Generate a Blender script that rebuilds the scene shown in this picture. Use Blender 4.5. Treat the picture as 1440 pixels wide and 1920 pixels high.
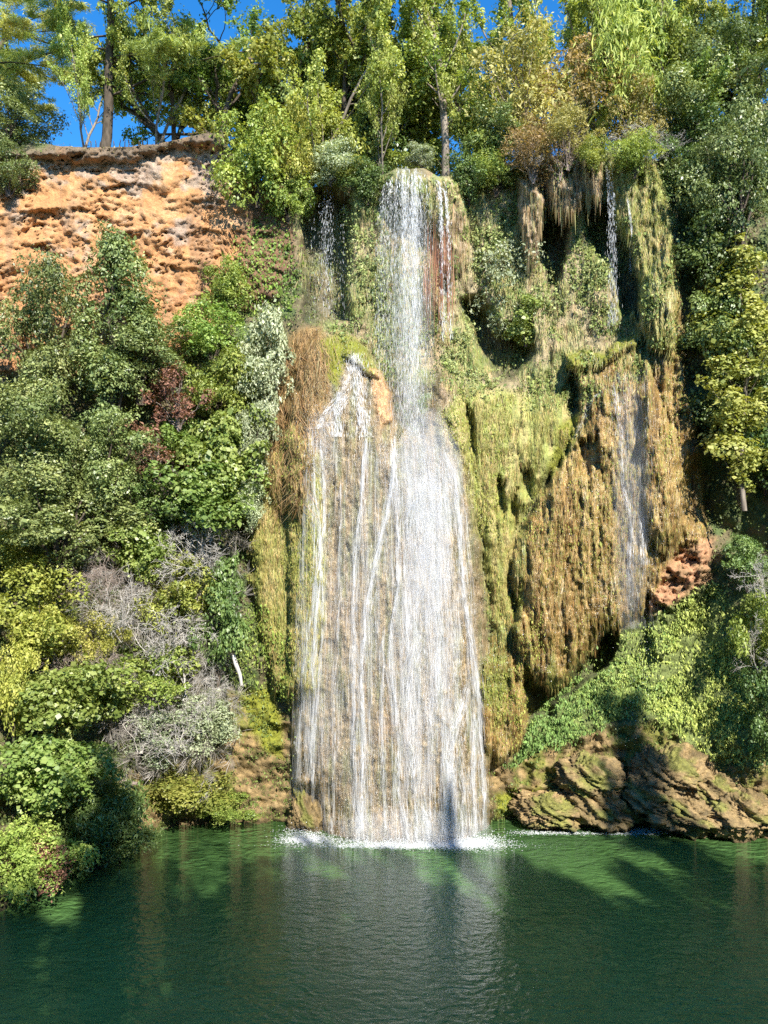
import bpy, math
import numpy as np
from mathutils import Vector

for o in list(bpy.data.objects):
    bpy.data.objects.remove(o)
scene = bpy.context.scene
COL = scene.collection
R = math.radians
PI = math.pi

# ------------------------------------------------------------------ camera, sky, sun, exposure
F = 1507.0                 # focal length in photo pixels (photo 1440 x 1920)
HC = 20.5                  # eye height above the pool
cam_d = bpy.data.cameras.new('camera')
cam = bpy.data.objects.new('camera', cam_d)
COL.objects.link(cam)
cam.location = (0, 0, HC)
cam.rotation_euler = (R(90), 0, 0)
cam_d.sensor_fit = 'VERTICAL'
cam_d.sensor_height = 36.0
cam_d.lens = 36.0 * F / 1920.0
cam_d.clip_start = 0.1
cam_d.clip_end = 6000
scene.camera = cam

SUN_EL, SUN_AZ = R(41), R(24)      # behind the viewer, to the right
sunv = Vector((math.sin(SUN_AZ) * math.cos(SUN_EL), -math.cos(SUN_AZ) * math.cos(SUN_EL), math.sin(SUN_EL)))
world = bpy.data.worlds.new('World')
scene.world = world
world.use_nodes = True
wn = world.node_tree
wn.nodes.clear()
sky = wn.nodes.new('ShaderNodeTexSky')
sky.sky_type = 'NISHITA'
sky.sun_disc = False
sky.sun_elevation = SUN_EL
sky.sun_rotation = PI - SUN_AZ
sky.altitude = 1500
sky.air_density = 1.0
sky.dust_density = 0.0
sky.ozone_density = 4.0
bg = wn.nodes.new('ShaderNodeBackground')
bg.inputs['Strength'].default_value = 0.145
wo = wn.nodes.new('ShaderNodeOutputWorld')
hs_ = wn.nodes.new('ShaderNodeHueSaturation')
hs_.inputs['Saturation'].default_value = 1.3
hs_.inputs['Value'].default_value = 0.95
wn.links.new(sky.outputs[0], hs_.inputs['Color'])
wn.links.new(hs_.outputs[0], bg.inputs[0])
wn.links.new(bg.outputs[0], wo.inputs[0])

sd = bpy.data.lights.new('sun', 'SUN')
sd.energy = 5.0
sd.angle = R(0.53)
sd.color = (1.0, 0.95, 0.86)
sun = bpy.data.objects.new('sun', sd)
COL.objects.link(sun)
sun.rotation_euler = (-sunv).to_track_quat('-Z', 'Y').to_euler()
sun.location = (20, -40, 80)

scene.view_settings.view_transform = 'Standard'
scene.view_settings.look = 'None'
scene.view_settings.exposure = 1.12
scene.view_settings.gamma = 1.0
scene.view_settings.use_curve_mapping = False
scene.cycles.max_bounces = 5
scene.cycles.diffuse_bounces = 2
scene.cycles.glossy_bounces = 2
scene.cycles.transparent_max_bounces = 12
scene.cycles.volume_bounces = 2
scene.cycles.use_denoising = False
scene.cycles.sample_clamp_indirect = 6

# ------------------------------------------------------------------ numpy helpers
def H(ix, iy, seed):
    h = (ix.astype(np.int64) * 374761393 + iy.astype(np.int64) * 668265263 + seed * 974634777) & 0xFFFFFFFF
    h = ((h ^ (h >> 13)) * 1274126177) & 0xFFFFFFFF
    h = ((h ^ (h >> 16)) * 2246822519) & 0xFFFFFFFF
    return ((h ^ (h >> 15)) & 0xFFFFFF) / float(0xFFFFFF)

def vn(x, y, seed=0):
    x = np.asarray(x, float); y = np.asarray(y, float)
    xi = np.floor(x); yi = np.floor(y)
    fx = x - xi; fy = y - yi
    fx = fx * fx * (3 - 2 * fx); fy = fy * fy * (3 - 2 * fy)
    a = H(xi, yi, seed); b = H(xi + 1, yi, seed); c = H(xi, yi + 1, seed); d = H(xi + 1, yi + 1, seed)
    return (a + (b - a) * fx) + ((c + (d - c) * fx) - (a + (b - a) * fx)) * fy

def fbm(x, y, octv=4, seed=0, gain=0.5):
    s = 0; a = 1; t = 0
    for k in range(octv):
        s = s + a * vn(x * 2.03 ** k + 17.3 * k, y * 2.03 ** k - 9.1 * k, seed + k * 31)
        t += a; a *= gain
    return s / t * 2 - 1

def ridged(x, y, octv=4, seed=0):
    s = 0; a = 1; t = 0
    for k in range(octv):
        n = 1 - np.abs(2 * vn(x * 2.1 ** k + 5.3 * k, y * 2.1 ** k + 3.7 * k, seed + k * 13) - 1)
        s = s + a * n * n; t += a; a *= 0.5
    return s / t

def sstep(a, b, x):
    t = np.clip((x - a) / (b - a), 0, 1)
    return t * t * (3 - 2 * t)

def poly_sd(px, py, pts):
    """signed distance (positive inside) of points to a polygon, in photo pixels"""
    px = np.asarray(px, float); py = np.asarray(py, float)
    d2 = np.full(px.shape, 1e12); ins = np.zeros(px.shape, bool)
    n = len(pts)
    for i in range(n):
        ax, ay = pts[i]; bx, by = pts[(i + 1) % n]
        ex, ey = bx - ax, by - ay
        t = np.clip(((px - ax) * ex + (py - ay) * ey) / (ex * ex + ey * ey + 1e-9), 0, 1)
        d2 = np.minimum(d2, (px - ax - t * ex) ** 2 + (py - ay - t * ey) ** 2)
        if ay != by:
            c = ((ay > py) != (by > py)) & (px < (bx - ax) * (py - ay) / (by - ay) + ax)
            ins ^= c
    d = np.sqrt(d2)
    return np.where(ins, d, -d)

def mesh_new(name, V, Fc, mats, smooth=False, col=None, rnd=None, midx=None):
    """V: Nx3, Fc: MxK array of one polygon size, or a list of such arrays"""
    me = bpy.data.meshes.new(name)
    if not isinstance(Fc, list):
        Fc = [Fc]
    Fc = [f for f in Fc if len(f)]
    me.vertices.add(len(V))
    me.vertices.foreach_set('co', np.ascontiguousarray(V, np.float32).ravel())
    nl = sum(f.size for f in Fc); npoly = sum(len(f) for f in Fc)
    me.loops.add(nl)
    me.loops.foreach_set('vertex_index', np.concatenate([f.ravel() for f in Fc]).astype(np.int32))
    me.polygons.add(npoly)
    tot = np.concatenate([np.full(len(f), f.shape[1]) for f in Fc])
    start = np.concatenate([[0], np.cumsum(tot)[:-1]])
    me.polygons.foreach_set('loop_start', start.astype(np.int32))
    if smooth:
        me.polygons.foreach_set('use_smooth', np.ones(npoly, bool))
    if midx is not None:
        me.polygons.foreach_set('material_index', midx.astype(np.int32))
    if col is not None:
        a = me.attributes.new('Col', 'FLOAT_COLOR', 'POINT')
        c = np.ones((len(V), 4), np.float32); c[:, :col.shape[1]] = col
        a.data.foreach_set('color', c.ravel())
    if rnd is not None:
        a = me.attributes.new('rnd', 'FLOAT', 'POINT')
        a.data.foreach_set('value', np.ascontiguousarray(rnd, np.float32))
    for m in (mats if isinstance(mats, (list, tuple)) else [mats]):
        me.materials.append(m)
    me.update(calc_edges=True)
    return me

def link(name, me, parent=None, loc=(0, 0, 0), **props):
    o = bpy.data.objects.new(name, me)
    COL.objects.link(o)
    o.location = loc
    if parent is not None:
        o.parent = parent
    for k, v in props.items():
        if v is not None:
            o[k] = v
    return o

def unit(v):
    return v / (np.linalg.norm(v, axis=-1, keepdims=True) + 1e-9)

def W(px, py, Y):
    px = np.asarray(px, float); py = np.asarray(py, float); Y = np.asarray(Y, float)
    return np.stack(np.broadcast_arrays((px - 720) / F * Y, Y, HC - (py - 960) / F * Y), -1)

# ------------------------------------------------------------------ materials
def new_mat(name):
    m = bpy.data.materials.new(name); m.use_nodes = True
    nt = m.node_tree; nt.nodes.clear()
    out = nt.nodes.new('ShaderNodeOutputMaterial')
    return m, nt, nt.nodes, nt.links, out

def leaf_mat(name, c0, c1, c2, trans=0.35, spec=0.25, rough=0.5, hue=0.03):
    m, nt, N, L, out = new_mat(name)
    at = N.new('ShaderNodeAttribute'); at.attribute_name = 'rnd'
    cr = N.new('ShaderNodeValToRGB')
    e = cr.color_ramp.elements
    e[0].position = 0.0; e[0].color = (*c0, 1)
    e[1].position = 1.0; e[1].color = (*c2, 1)
    k = cr.color_ramp.elements.new(0.55); k.color = (*c1, 1)
    L.new(at.outputs['Fac'], cr.inputs[0])
    oi = N.new('ShaderNodeObjectInfo')
    hs = N.new('ShaderNodeHueSaturation')
    mr = N.new('ShaderNodeMapRange'); mr.inputs[3].default_value = 0.488 - hue; mr.inputs[4].default_value = 0.488 + hue
    L.new(oi.outputs['Random'], mr.inputs[0]); L.new(mr.outputs[0], hs.inputs['Hue'])
    mv = N.new('ShaderNodeMath'); mv.operation = 'MULTIPLY'; mv.inputs[1].default_value = 7.31
    fr = N.new('ShaderNodeMath'); fr.operation = 'FRACT'
    L.new(oi.outputs['Random'], mv.inputs[0]); L.new(mv.outputs[0], fr.inputs[0])
    mr2 = N.new('ShaderNodeMapRange'); mr2.inputs[3].default_value = 1.25; mr2.inputs[4].default_value = 1.7
    L.new(fr.outputs[0], mr2.inputs[0]); L.new(mr2.outputs[0], hs.inputs['Value'])
    L.new(cr.outputs[0], hs.inputs['Color'])
    pb = N.new('ShaderNodeBsdfPrincipled')
    pb.inputs['Roughness'].default_value = rough
    pb.inputs['Specular IOR Level'].default_value = spec
    L.new(hs.outputs[0], pb.inputs['Base Color'])
    tr = N.new('ShaderNodeBsdfTranslucent')
    tc = N.new('ShaderNodeMix'); tc.data_type = 'RGBA'; tc.blend_type = 'MULTIPLY'; tc.inputs[0].default_value = 1.0
    tc.inputs[7].default_value = (1.25, 1.2, 0.5, 1)
    L.new(hs.outputs[0], tc.inputs[6]); L.new(tc.outputs[2], tr.inputs[0])
    mx = N.new('ShaderNodeMixShader'); mx.inputs[0].default_value = trans
    L.new(pb.outputs[0], mx.inputs[1]); L.new(tr.outputs[0], mx.inputs[2])
    L.new(mx.outputs[0], out.inputs[0])
    return m

def bark_mat(name, ca, cb, scale=6.0):
    m, nt, N, L, out = new_mat(name)
    tc = N.new('ShaderNodeTexCoord')
    mp = N.new('ShaderNodeMapping'); mp.inputs['Scale'].default_value = (1, 1, 0.25)
    nz = N.new('ShaderNodeTexNoise'); nz.inputs['Scale'].default_value = scale; nz.inputs['Detail'].default_value = 6
    cr = N.new('ShaderNodeValToRGB')
    cr.color_ramp.elements[0].position = 0.3; cr.color_ramp.elements[0].color = (*ca, 1)
    cr.color_ramp.elements[1].position = 0.7; cr.color_ramp.elements[1].color = (*cb, 1)
    bp = N.new('ShaderNodeBump'); bp.inputs['Strength'].default_value = 0.7; bp.inputs['Distance'].default_value = 0.05
    pb = N.new('ShaderNodeBsdfPrincipled'); pb.inputs['Roughness'].default_value = 0.9
    L.new(tc.outputs['Object'], mp.inputs[0]); L.new(mp.outputs[0], nz.inputs[0]); L.new(nz.outputs[0], cr.inputs[0])
    L.new(cr.outputs[0], pb.inputs['Base Color']); L.new(nz.outputs[0], bp.inputs['Height']); L.new(bp.outputs[0], pb.inputs['Normal'])
    L.new(pb.outputs[0], out.inputs[0])
    return m

def rock_mat(name):
    """vertex colour carries what the rock is made of, alpha how wet it is"""
    m, nt, N, L, out = new_mat(name)
    at = N.new('ShaderNodeAttribute'); at.attribute_name = 'Col'
    ge = N.new('ShaderNodeNewGeometry')
    n1 = N.new('ShaderNodeTexNoise'); n1.inputs['Scale'].default_value = 1.7; n1.inputs['Detail'].default_value = 9; n1.inputs['Roughness'].default_value = 0.7
    n2 = N.new('ShaderNodeTexNoise'); n2.inputs['Scale'].default_value = 9.0; n2.inputs['Detail'].default_value = 5; n2.inputs['Roughness'].default_value = 0.65
    L.new(ge.outputs['Position'], n1.inputs[0]); L.new(ge.outputs['Position'], n2.inputs[0])
    mr = N.new('ShaderNodeMapRange'); mr.inputs[1].default_value = 0.3; mr.inputs[2].default_value = 0.7; mr.inputs[3].default_value = 0.62; mr.inputs[4].default_value = 1.4
    L.new(n1.outputs[0], mr.inputs[0])
    mr2 = N.new('ShaderNodeMapRange'); mr2.inputs[1].default_value = 0.3; mr2.inputs[2].default_value = 0.7; mr2.inputs[3].default_value = 0.7; mr2.inputs[4].default_value = 1.3
    L.new(n2.outputs[0], mr2.inputs[0])
    mu = N.new('ShaderNodeMath'); mu.operation = 'MULTIPLY'
    L.new(mr.outputs[0], mu.inputs[0]); L.new(mr2.outputs[0], mu.inputs[1])
    ms = N.new('ShaderNodeMapping'); ms.inputs['Scale'].default_value = (1, 1, 0.13)
    n3 = N.new('ShaderNodeTexNoise'); n3.inputs['Scale'].default_value = 5.5; n3.inputs['Detail'].default_value = 7; n3.inputs['Roughness'].default_value = 0.7; n3.inputs['Distortion'].default_value = 0.4
    L.new(ge.outputs['Position'], ms.inputs[0]); L.new(ms.outputs[0], n3.inputs[0])
    mr3 = N.new('ShaderNodeMapRange'); mr3.inputs[1].default_value = 0.32; mr3.inputs[2].default_value = 0.68; mr3.inputs[3].default_value = 0.35; mr3.inputs[4].default_value = 1.75
    L.new(n3.outputs[0], mr3.inputs[0])
    mxs = N.new('ShaderNodeMix'); mxs.inputs[2].default_value = 1.0
    L.new(at.outputs['Alpha'], mxs.inputs[0]); L.new(mr3.outputs[0], mxs.inputs[3])
    mu2 = N.new('ShaderNodeMath'); mu2.operation = 'MULTIPLY'
    L.new(mu.outputs[0], mu2.inputs[0]); L.new(mxs.outputs[0], mu2.inputs[1])
    vm = N.new('ShaderNodeVectorMath'); vm.operation = 'SCALE'
    L.new(at.outputs['Color'], vm.inputs[0]); L.new(mu2.outputs[0], vm.inputs['Scale'])
    pb = N.new('ShaderNodeBsdfPrincipled')
    L.new(vm.outputs[0], pb.inputs['Base Color'])
    rr = N.new('ShaderNodeMapRange'); rr.inputs[3].default_value = 0.95; rr.inputs[4].default_value = 0.22
    L.new(at.outputs['Alpha'], rr.inputs[0]); L.new(rr.outputs[0], pb.inputs['Roughness'])
    b2 = N.new('ShaderNodeBump'); b2.inputs['Strength'].default_value = 0.8; b2.inputs['Distance'].default_value = 0.10
    L.new(n2.outputs[0], b2.inputs['Height'])
    b1 = N.new('ShaderNodeBump'); b1.inputs['Strength'].default_value = 0.6; b1.inputs['Distance'].default_value = 0.3
    L.new(n1.outputs[0], b1.inputs['Height']); L.new(b2.outputs[0], b1.inputs['Normal'])
    L.new(b1.outputs[0], pb.inputs['Normal'])
    L.new(pb.outputs[0], out.inputs[0])
    return m

def strand_mat(name, trans=0.3, rough=0.6, spec=0.3):
    m, nt, N, L, out = new_mat(name)
    at = N.new('ShaderNodeAttribute'); at.attribute_name = 'Col'
    pb = N.new('ShaderNodeBsdfPrincipled'); pb.inputs['Roughness'].default_value = rough
    pb.inputs['Specular IOR Level'].default_value = spec
    L.new(at.outputs['Color'], pb.inputs['Base Color'])
    tr = N.new('ShaderNodeBsdfTranslucent'); L.new(at.outputs['Color'], tr.inputs[0])
    mx = N.new('ShaderNodeMixShader'); mx.inputs[0].default_value = trans
    L.new(pb.outputs[0], mx.inputs[1]); L.new(tr.outputs[0], mx.inputs[2]); L.new(mx.outputs[0], out.inputs[0])
    return m

def water_fall_mat(name, clear=0.0):
    m, nt, N, L, out = new_mat(name)
    pb = N.new('ShaderNodeBsdfPrincipled'); pb.inputs['Base Color'].default_value = (0.93, 0.94, 0.95, 1)
    pb.inputs['Roughness'].default_value = 0.3
    tr = N.new('ShaderNodeBsdfTranslucent'); tr.inputs[0].default_value = (0.93, 0.94, 0.95, 1)
    mx = N.new('ShaderNodeMixShader'); mx.inputs[0].default_value = 0.45
    L.new(pb.outputs[0], mx.inputs[1]); L.new(tr.outputs[0], mx.inputs[2])
    if clear:
        tp = N.new('ShaderNodeBsdfTransparent'); m2 = N.new('ShaderNodeMixShader'); m2.inputs[0].default_value = clear
        L.new(mx.outputs[0], m2.inputs[1]); L.new(tp.outputs[0], m2.inputs[2]); mx = m2
    L.new(mx.outputs[0], out.inputs[0])
    return m

def pool_mat():
    m, nt, N, L, out = new_mat('pool_water')
    ge = N.new('ShaderNodeNewGeometry')
    mp = N.new('ShaderNodeMapping'); mp.inputs['Scale'].default_value = (0.9, 1.5, 1)
    L.new(ge.outputs['Position'], mp.inputs[0])
    n1 = N.new('ShaderNodeTexNoise'); n1.inputs['Scale'].default_value = 1.9; n1.inputs['Detail'].default_value = 4; n1.inputs['Distortion'].default_value = 0.5
    n2 = N.new('ShaderNodeTexNoise'); n2.inputs['Scale'].default_value = 0.35; n2.inputs['Detail'].default_value = 2
    L.new(mp.outputs[0], n1.inputs[0]); L.new(mp.outputs[0], n2.inputs[0])
    n3 = N.new('ShaderNodeTexNoise'); n3.inputs['Scale'].default_value = 0.16; n3.inputs['Detail'].default_value = 3
    n4 = N.new('ShaderNodeTexNoise'); n4.inputs['Scale'].default_value = 0.9; n4.inputs['Detail'].default_value = 3; n4.inputs['Distortion'].default_value = 1.0
    L.new(ge.outputs['Position'], n3.inputs[0]); L.new(mp.outputs[0], n4.inputs[0])
    st = N.new('ShaderNodeMapRange'); st.inputs[1].default_value = 0.35; st.inputs[2].default_value = 0.65; st.inputs[3].default_value = 0.30; st.inputs[4].default_value = 0.85
    L.new(n3.outputs[0], st.inputs[0])
    b0 = N.new('ShaderNodeBump'); b0.inputs['Strength'].default_value = 0.5; b0.inputs['Distance'].default_value = 0.2
    L.new(n4.outputs[0], b0.inputs['Height'])
    b1 = N.new('ShaderNodeBump'); b1.inputs['Distance'].default_value = 0.22
    L.new(st.outputs[0], b1.inputs['Strength']); L.new(b0.outputs[0], b1.inputs['Normal'])
    L.new(n1.outputs[0], b1.inputs['Height'])
    cr = N.new('ShaderNodeValToRGB')
    cr.color_ramp.elements[0].position = 0.3; cr.color_ramp.elements[0].color = (0.085, 0.185, 0.052, 1)
    cr.color_ramp.elements[1].position = 0.75; cr.color_ramp.elements[1].color = (0.110, 0.225, 0.068, 1)
    L.new(n2.outputs[0], cr.inputs[0])
    pb = N.new('ShaderNodeBsdfPrincipled'); pb.inputs['Roughness'].default_value = 0.06; pb.inputs['IOR'].default_value = 1.33
    L.new(cr.outputs[0], pb.inputs['Base Color']); L.new(b1.outputs[0], pb.inputs['Normal'])
    L.new(pb.outputs[0], out.inputs[0])
    return m

M_ROCK = rock_mat('cliff_rock')
M_STRAND = strand_mat('hanging_growth')
M_COVER = strand_mat('leaf_cover', 0.3, 0.5, 0.3)
M_FALL = water_fall_mat('falling_water')
M_VEIL = water_fall_mat('thin_water', 0.78)
M_BARK = bark_mat('bark_dark', (0.035, 0.026, 0.018), (0.13, 0.10, 0.07))
M_BARKP = bark_mat('bark_pale', (0.10, 0.08, 0.06), (0.30, 0.25, 0.19))
M_DEAD = bark_mat('dead_wood', (0.36, 0.33, 0.29), (0.62, 0.58, 0.52))
M_DEADB = bark_mat('dead_wood_brown', (0.20, 0.15, 0.12), (0.40, 0.32, 0.27))

# ------------------------------------------------------------------ the cliff
PX0, PX1, PYB = -430.0, 1870.0, 1800.0
NC, NR = 640, 466
cpx = np.linspace(PX0, PX1, NC)

RIM = np.array([(-430, 250), (-100, 285), (20, 282), (60, 268), (120, 272), (190, 276), (290, 272), (330, 262), (380, 250), (415, 252),
                (440, 300), (500, 345), (560, 352), (600, 352), (640, 346), (690, 342), (725, 326), (745, 315), (795, 316), (820, 332),
                (860, 330), (910, 318), (980, 298), (1080, 285), (1120, 278), (1170, 290), (1240, 300), (1290, 290), (1350, 230), (1440, 190), (1870, 150)], float)
rim = np.interp(cpx, RIM[:, 0], RIM[:, 1]) + 5 * fbm(cpx / 40, cpx * 0 + 3.3, 3, 5)

TPX = np.array([-430, -150, 0, 150, 270, 450, 560, 720, 860, 950, 1080, 1200, 1300, 1440, 1870], float)
TPY = np.array([150, 280, 450, 620, 800, 1000, 1200, 1400, 1540, 1650, 1800], float)
TY = np.array([
    [53, 55, 57, 58, 59, 59, 58, 57, 57, 57, 56.5, 56, 56, 55, 51],
    [52, 54, 56.5, 57.5, 58, 58, 57, 55.6, 56, 56, 55.2, 54.6, 54.6, 53.5, 50],
    [51, 53, 55.5, 56.5, 57, 57, 57, 56.8, 57, 57, 56.2, 55, 54.2, 52.5, 48],
    [48, 51, 53.8, 55, 55.6, 55.8, 56, 56, 56.6, 56.6, 55.8, 55, 54, 51.5, 47],
    [45.5, 49, 52, 53.5, 54.2, 54.6, 54.5, 54.2, 54.5, 55, 54.6, 54.3, 54.2, 51.5, 46.5],
    [43, 47, 50, 52.0, 53, 54, 53.6, 53.2, 53.5, 54.2, 53.8, 53.8, 54, 51.5, 46],
    [41, 45, 48, 50.5, 52.2, 53.8, 53.2, 52.6, 52.8, 53.8, 53.8, 53.6, 53.6, 51.5, 46],
    [38, 42.5, 45.5, 48.8, 51.6, 53.6, 53.0, 52.4, 52.4, 53.6, 53.6, 53, 52.8, 51.2, 46],
    [36, 40.5, 43, 47, 51.8, 53.4, 52.9, 52.3, 52.3, 53.8, 53.4, 52.6, 52.2, 50.8, 45],
    [34.5, 39, 41.8, 46.5, 52.3, 53.3, 52.9, 52.3, 52.3, 53.6, 53.2, 52.3, 51.9, 50.4, 44],
    [33.5, 38, 41.0, 46.0, 52.3, 53.3, 52.9, 52.3, 52.3, 53.6, 53.2, 52.3, 51.9, 50.2, 43]], float)

def table(px, py, T):
    a = np.array([np.interp(px.ravel(), TPX, row) for row in T])
    i = np.clip(np.searchsorted(TPY, py.ravel()) - 1, 0, len(TPY) - 2)
    t = np.clip((py.ravel() - TPY[i]) / (TPY[i + 1] - TPY[i]), 0, 1)
    k = np.arange(px.size)
    return (a[i, k] * (1 - t) + a[i + 1, k] * t).reshape(px.shape)

vv = np.linspace(0, 1, NR)
GPX = np.broadcast_to(cpx[None, :], (NR, NC)).copy()
GPY = rim[None, :] + vv[:, None] * (PYB - rim)[None, :]
X0 = (GPX - 720) / F * 52.0
Z0 = (960 - GPY) / F * 52.0
# warped pixel coordinates give natural outlines to all the masks
WX = GPX + 9 * fbm(X0 * 0.9, Z0 * 0.9, 4, 11)
WY = GPY + 9 * fbm(X0 * 0.9 + 40, Z0 * 0.9, 4, 12)
WYH = GPY + 22 * (fbm(X0 * 3.1, Z0 * 0.15 + 7, 3, 14))       # ragged hems of hanging growth

def blur(a, r):
    k = np.hanning(2 * r + 3)[1:-1]; k /= k.sum()
    p = np.pad(a, ((r, r), (0, 0)), 'edge'); a = sum(k[i] * p[i:i + a.shape[0]] for i in range(2 * r + 1))
    p = np.pad(a, ((0, 0), (r, r)), 'edge'); a = sum(k[i] * p[:, i:i + a.shape[1]] for i in range(2 * r + 1))
    return a

GY = blur(table(GPX, GPY, TY), 18)

def msk(pts, soft=10, hem=False, wx=None, wy=None):
    d = poly_sd(WX, WYH if hem else WY, pts)
    return sstep(-soft, soft, d)

def dome(pts, amount, rad, hem=False):
    """push the rock towards the viewer inside an outline, rounded off over rad pixels"""
    d = np.clip(poly_sd(WX, WYH if hem else WY, pts) / rad, 0, 1)
    return -amount * np.sqrt(np.clip(1 - (1 - d) ** 2, 0, 1))

# outlines in photo pixels
CONE = [(560, 660), (600, 615), (650, 622), (695, 660), (730, 730), (750, 800), (790, 822), (812, 720), (835, 690), (862, 730),
        (880, 850), (900, 1000), (915, 1150), (922, 1300), (925, 1900), (612, 1900), (600, 1500), (552, 1480), (540, 1310), (540, 1000), (535, 800)]
SKIRT = [(505, 860), (545, 800), (600, 850), (610, 1100), (595, 1290), (540, 1312), (512, 1295), (492, 1200), (474, 1100), (466, 1010), (486, 900)]
ROOTS = [(545, 625), (600, 605), (625, 660), (600, 800), (570, 960), (520, 960), (495, 900), (520, 720)]
MOUNDR = [(1065, 668), (1120, 690), (1150, 650), (1205, 640), (1225, 720), (1265, 800), (1290, 950), (1262, 1040), (1225, 1110), (1160, 1180),
          (1105, 1225), (1085, 1250), (1052, 1300), (1000, 1285), (958, 1170), (955, 1060), (990, 960), (1050, 860), (1085, 770)]
LOBE = [(930, 1160), (975, 1130), (1005, 1200), (1000, 1330), (965, 1412), (930, 1440), (905, 1400), (905, 1250)]
BETW = [(830, 780), (880, 720), (960, 740), (1050, 740), (1080, 800), (1040, 880), (980, 960), (960, 1150), (925, 1180), (900, 1000), (865, 850)]
CURT1 = [(1020, 300), (1060, 282), (1100, 300), (1095, 380), (1070, 400), (1045, 395), (1025, 380)]
CURT2 = [(1092, 285), (1112, 276), (1130, 290), (1130, 370), (1112, 388), (1097, 380)]
COLM = [(975, 330), (1010, 330), (1022, 380), (1015, 470), (1000, 500), (985, 490), (975, 440)]
GRASSC = [(1140, 300), (1190, 290), (1240, 310), (1262, 420), (1270, 650), (1215, 660), (1195, 560), (1180, 500), (1150, 400)]
LIPF = [(715, 330), (745, 312), (800, 314), (855, 335), (880, 420), (880, 490), (850, 520), (800, 400), (740, 380)]
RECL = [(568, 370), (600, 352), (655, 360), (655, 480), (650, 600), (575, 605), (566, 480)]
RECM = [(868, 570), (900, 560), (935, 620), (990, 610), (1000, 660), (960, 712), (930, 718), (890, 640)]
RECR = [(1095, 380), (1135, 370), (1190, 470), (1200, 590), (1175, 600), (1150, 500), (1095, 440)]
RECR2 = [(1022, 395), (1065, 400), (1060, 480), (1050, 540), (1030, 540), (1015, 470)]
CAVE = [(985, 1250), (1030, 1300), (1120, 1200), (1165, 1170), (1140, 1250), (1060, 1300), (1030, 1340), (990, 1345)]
PINK = [(1212, 1130), (1235, 1065), (1285, 1005), (1340, 1008), (1335, 1100), (1300, 1160), (1255, 1180), (1248, 1240), (1228, 1230), (1218, 1180)]
CAVER = [(1345, 850), (1440, 820), (1500, 1000), (1440, 1060), (1350, 1010), (1290, 960), (1275, 880)]
CLIFFL = [(-500, 240), (40, 280), (200, 268), (400, 240), (455, 320), (545, 340), (560, 480), (520, 560), (420, 600), (330, 680), (200, 700), (0, 700), (-500, 720)]
SHORE = [(420, 1300), (540, 1330), (560, 1620), (270, 1620), (190, 1460), (300, 1440), (420, 1400)]
SHORER = [(915, 1430), (1000, 1370), (1060, 1380), (1230, 1350), (1330, 1400), (1500, 1430), (1500, 1700), (915, 1700)]
FERN = [(1005, 1340), (1060, 1270), (1130, 1195), (1200, 1170), (1330, 1090), (1380, 1140), (1420, 1260), (1430, 1450), (1340, 1430), (1290, 1400), (1230, 1350), (1150, 1350), (1090, 1380), (1000, 1405), (950, 1440)]
WALLR = [(1195, 560), (1225, 480), (1262, 430), (1278, 560), (1285, 700), (1305, 800), (1320, 940), (1330, 1005), (1290, 1020), (1250, 1050), (1215, 1000), (1200, 800)]
BACKC = [(560, 350), (1100, 280), (1260, 300), (1270, 660), (1090, 760), (880, 760), (820, 700), (740, 720), (600, 610), (560, 500)]

dep = np.zeros_like(GY)
dep += dome(CONE, 2.3, 105)
dep += dome(SKIRT, 1.2, 32, True)
dep += dome(ROOTS, 0.8, 30)
dep += dome(MOUNDR, 2.4, 85, True)
dep += dome(LOBE, 1.5, 35, True)
dep += dome(BETW, 1.1, 60)
dep += dome(CURT1, 1.3, 16, True)
dep += dome(CURT2, 1.5, 12, True)
dep += dome(COLM, 1.3, 14, True)
dep += dome(GRASSC, 1.3, 30, True)
dep += dome(WALLR, 1.5, 40)
dep += dome(LIPF, 1.2, 30, True)
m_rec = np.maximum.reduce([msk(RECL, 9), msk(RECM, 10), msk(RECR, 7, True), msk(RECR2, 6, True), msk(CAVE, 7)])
dep += 2.8 * msk(RECL, 9) + 2.4 * msk(RECM, 14) + 2.4 * msk(RECR, 7, True) + 2.2 * msk(RECR2, 6, True)
PITS = [[(975, 880), (995, 865), (1000, 900), (985, 940), (972, 930)], [(930, 905), (945, 895), (950, 950), (935, 980), (925, 960)], [(955, 930), (968, 920), (970, 990), (958, 1000)], [(1085, 820), (1120, 815), (1130, 880), (1100, 900), (1085, 870)], [(875, 760), (890, 770), (888, 850), (876, 840)], [(955, 1060), (965, 1050), (968, 1160), (958, 1165)], [(1065, 690), (1085, 700), (1088, 770), (1068, 760)]]
dep += 1.0 * np.maximum.reduce([msk(p, 5, True) for p in PITS])
dep += 2.6 * msk(CAVE, 7) + 2.0 * msk(CAVER, 25)
dep += dome(PINK, 0.9, 26)
KNOB = [(640, 665), (655, 640), (680, 645), (700, 670), (715, 715), (690, 705), (660, 680)]
SLAB = [(690, 690), (708, 695), (735, 740), (738, 790), (718, 800), (698, 750)]
LEDGE = [(1062, 662), (1100, 655), (1135, 665), (1150, 640), (1200, 622), (1208, 640), (1160, 668), (1130, 694), (1085, 690), (1064, 694)]
dep += dome(KNOB, 0.6, 12) + dome(SLAB, 0.35, 10) + dome(LEDGE, 1.2, 12)

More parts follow.
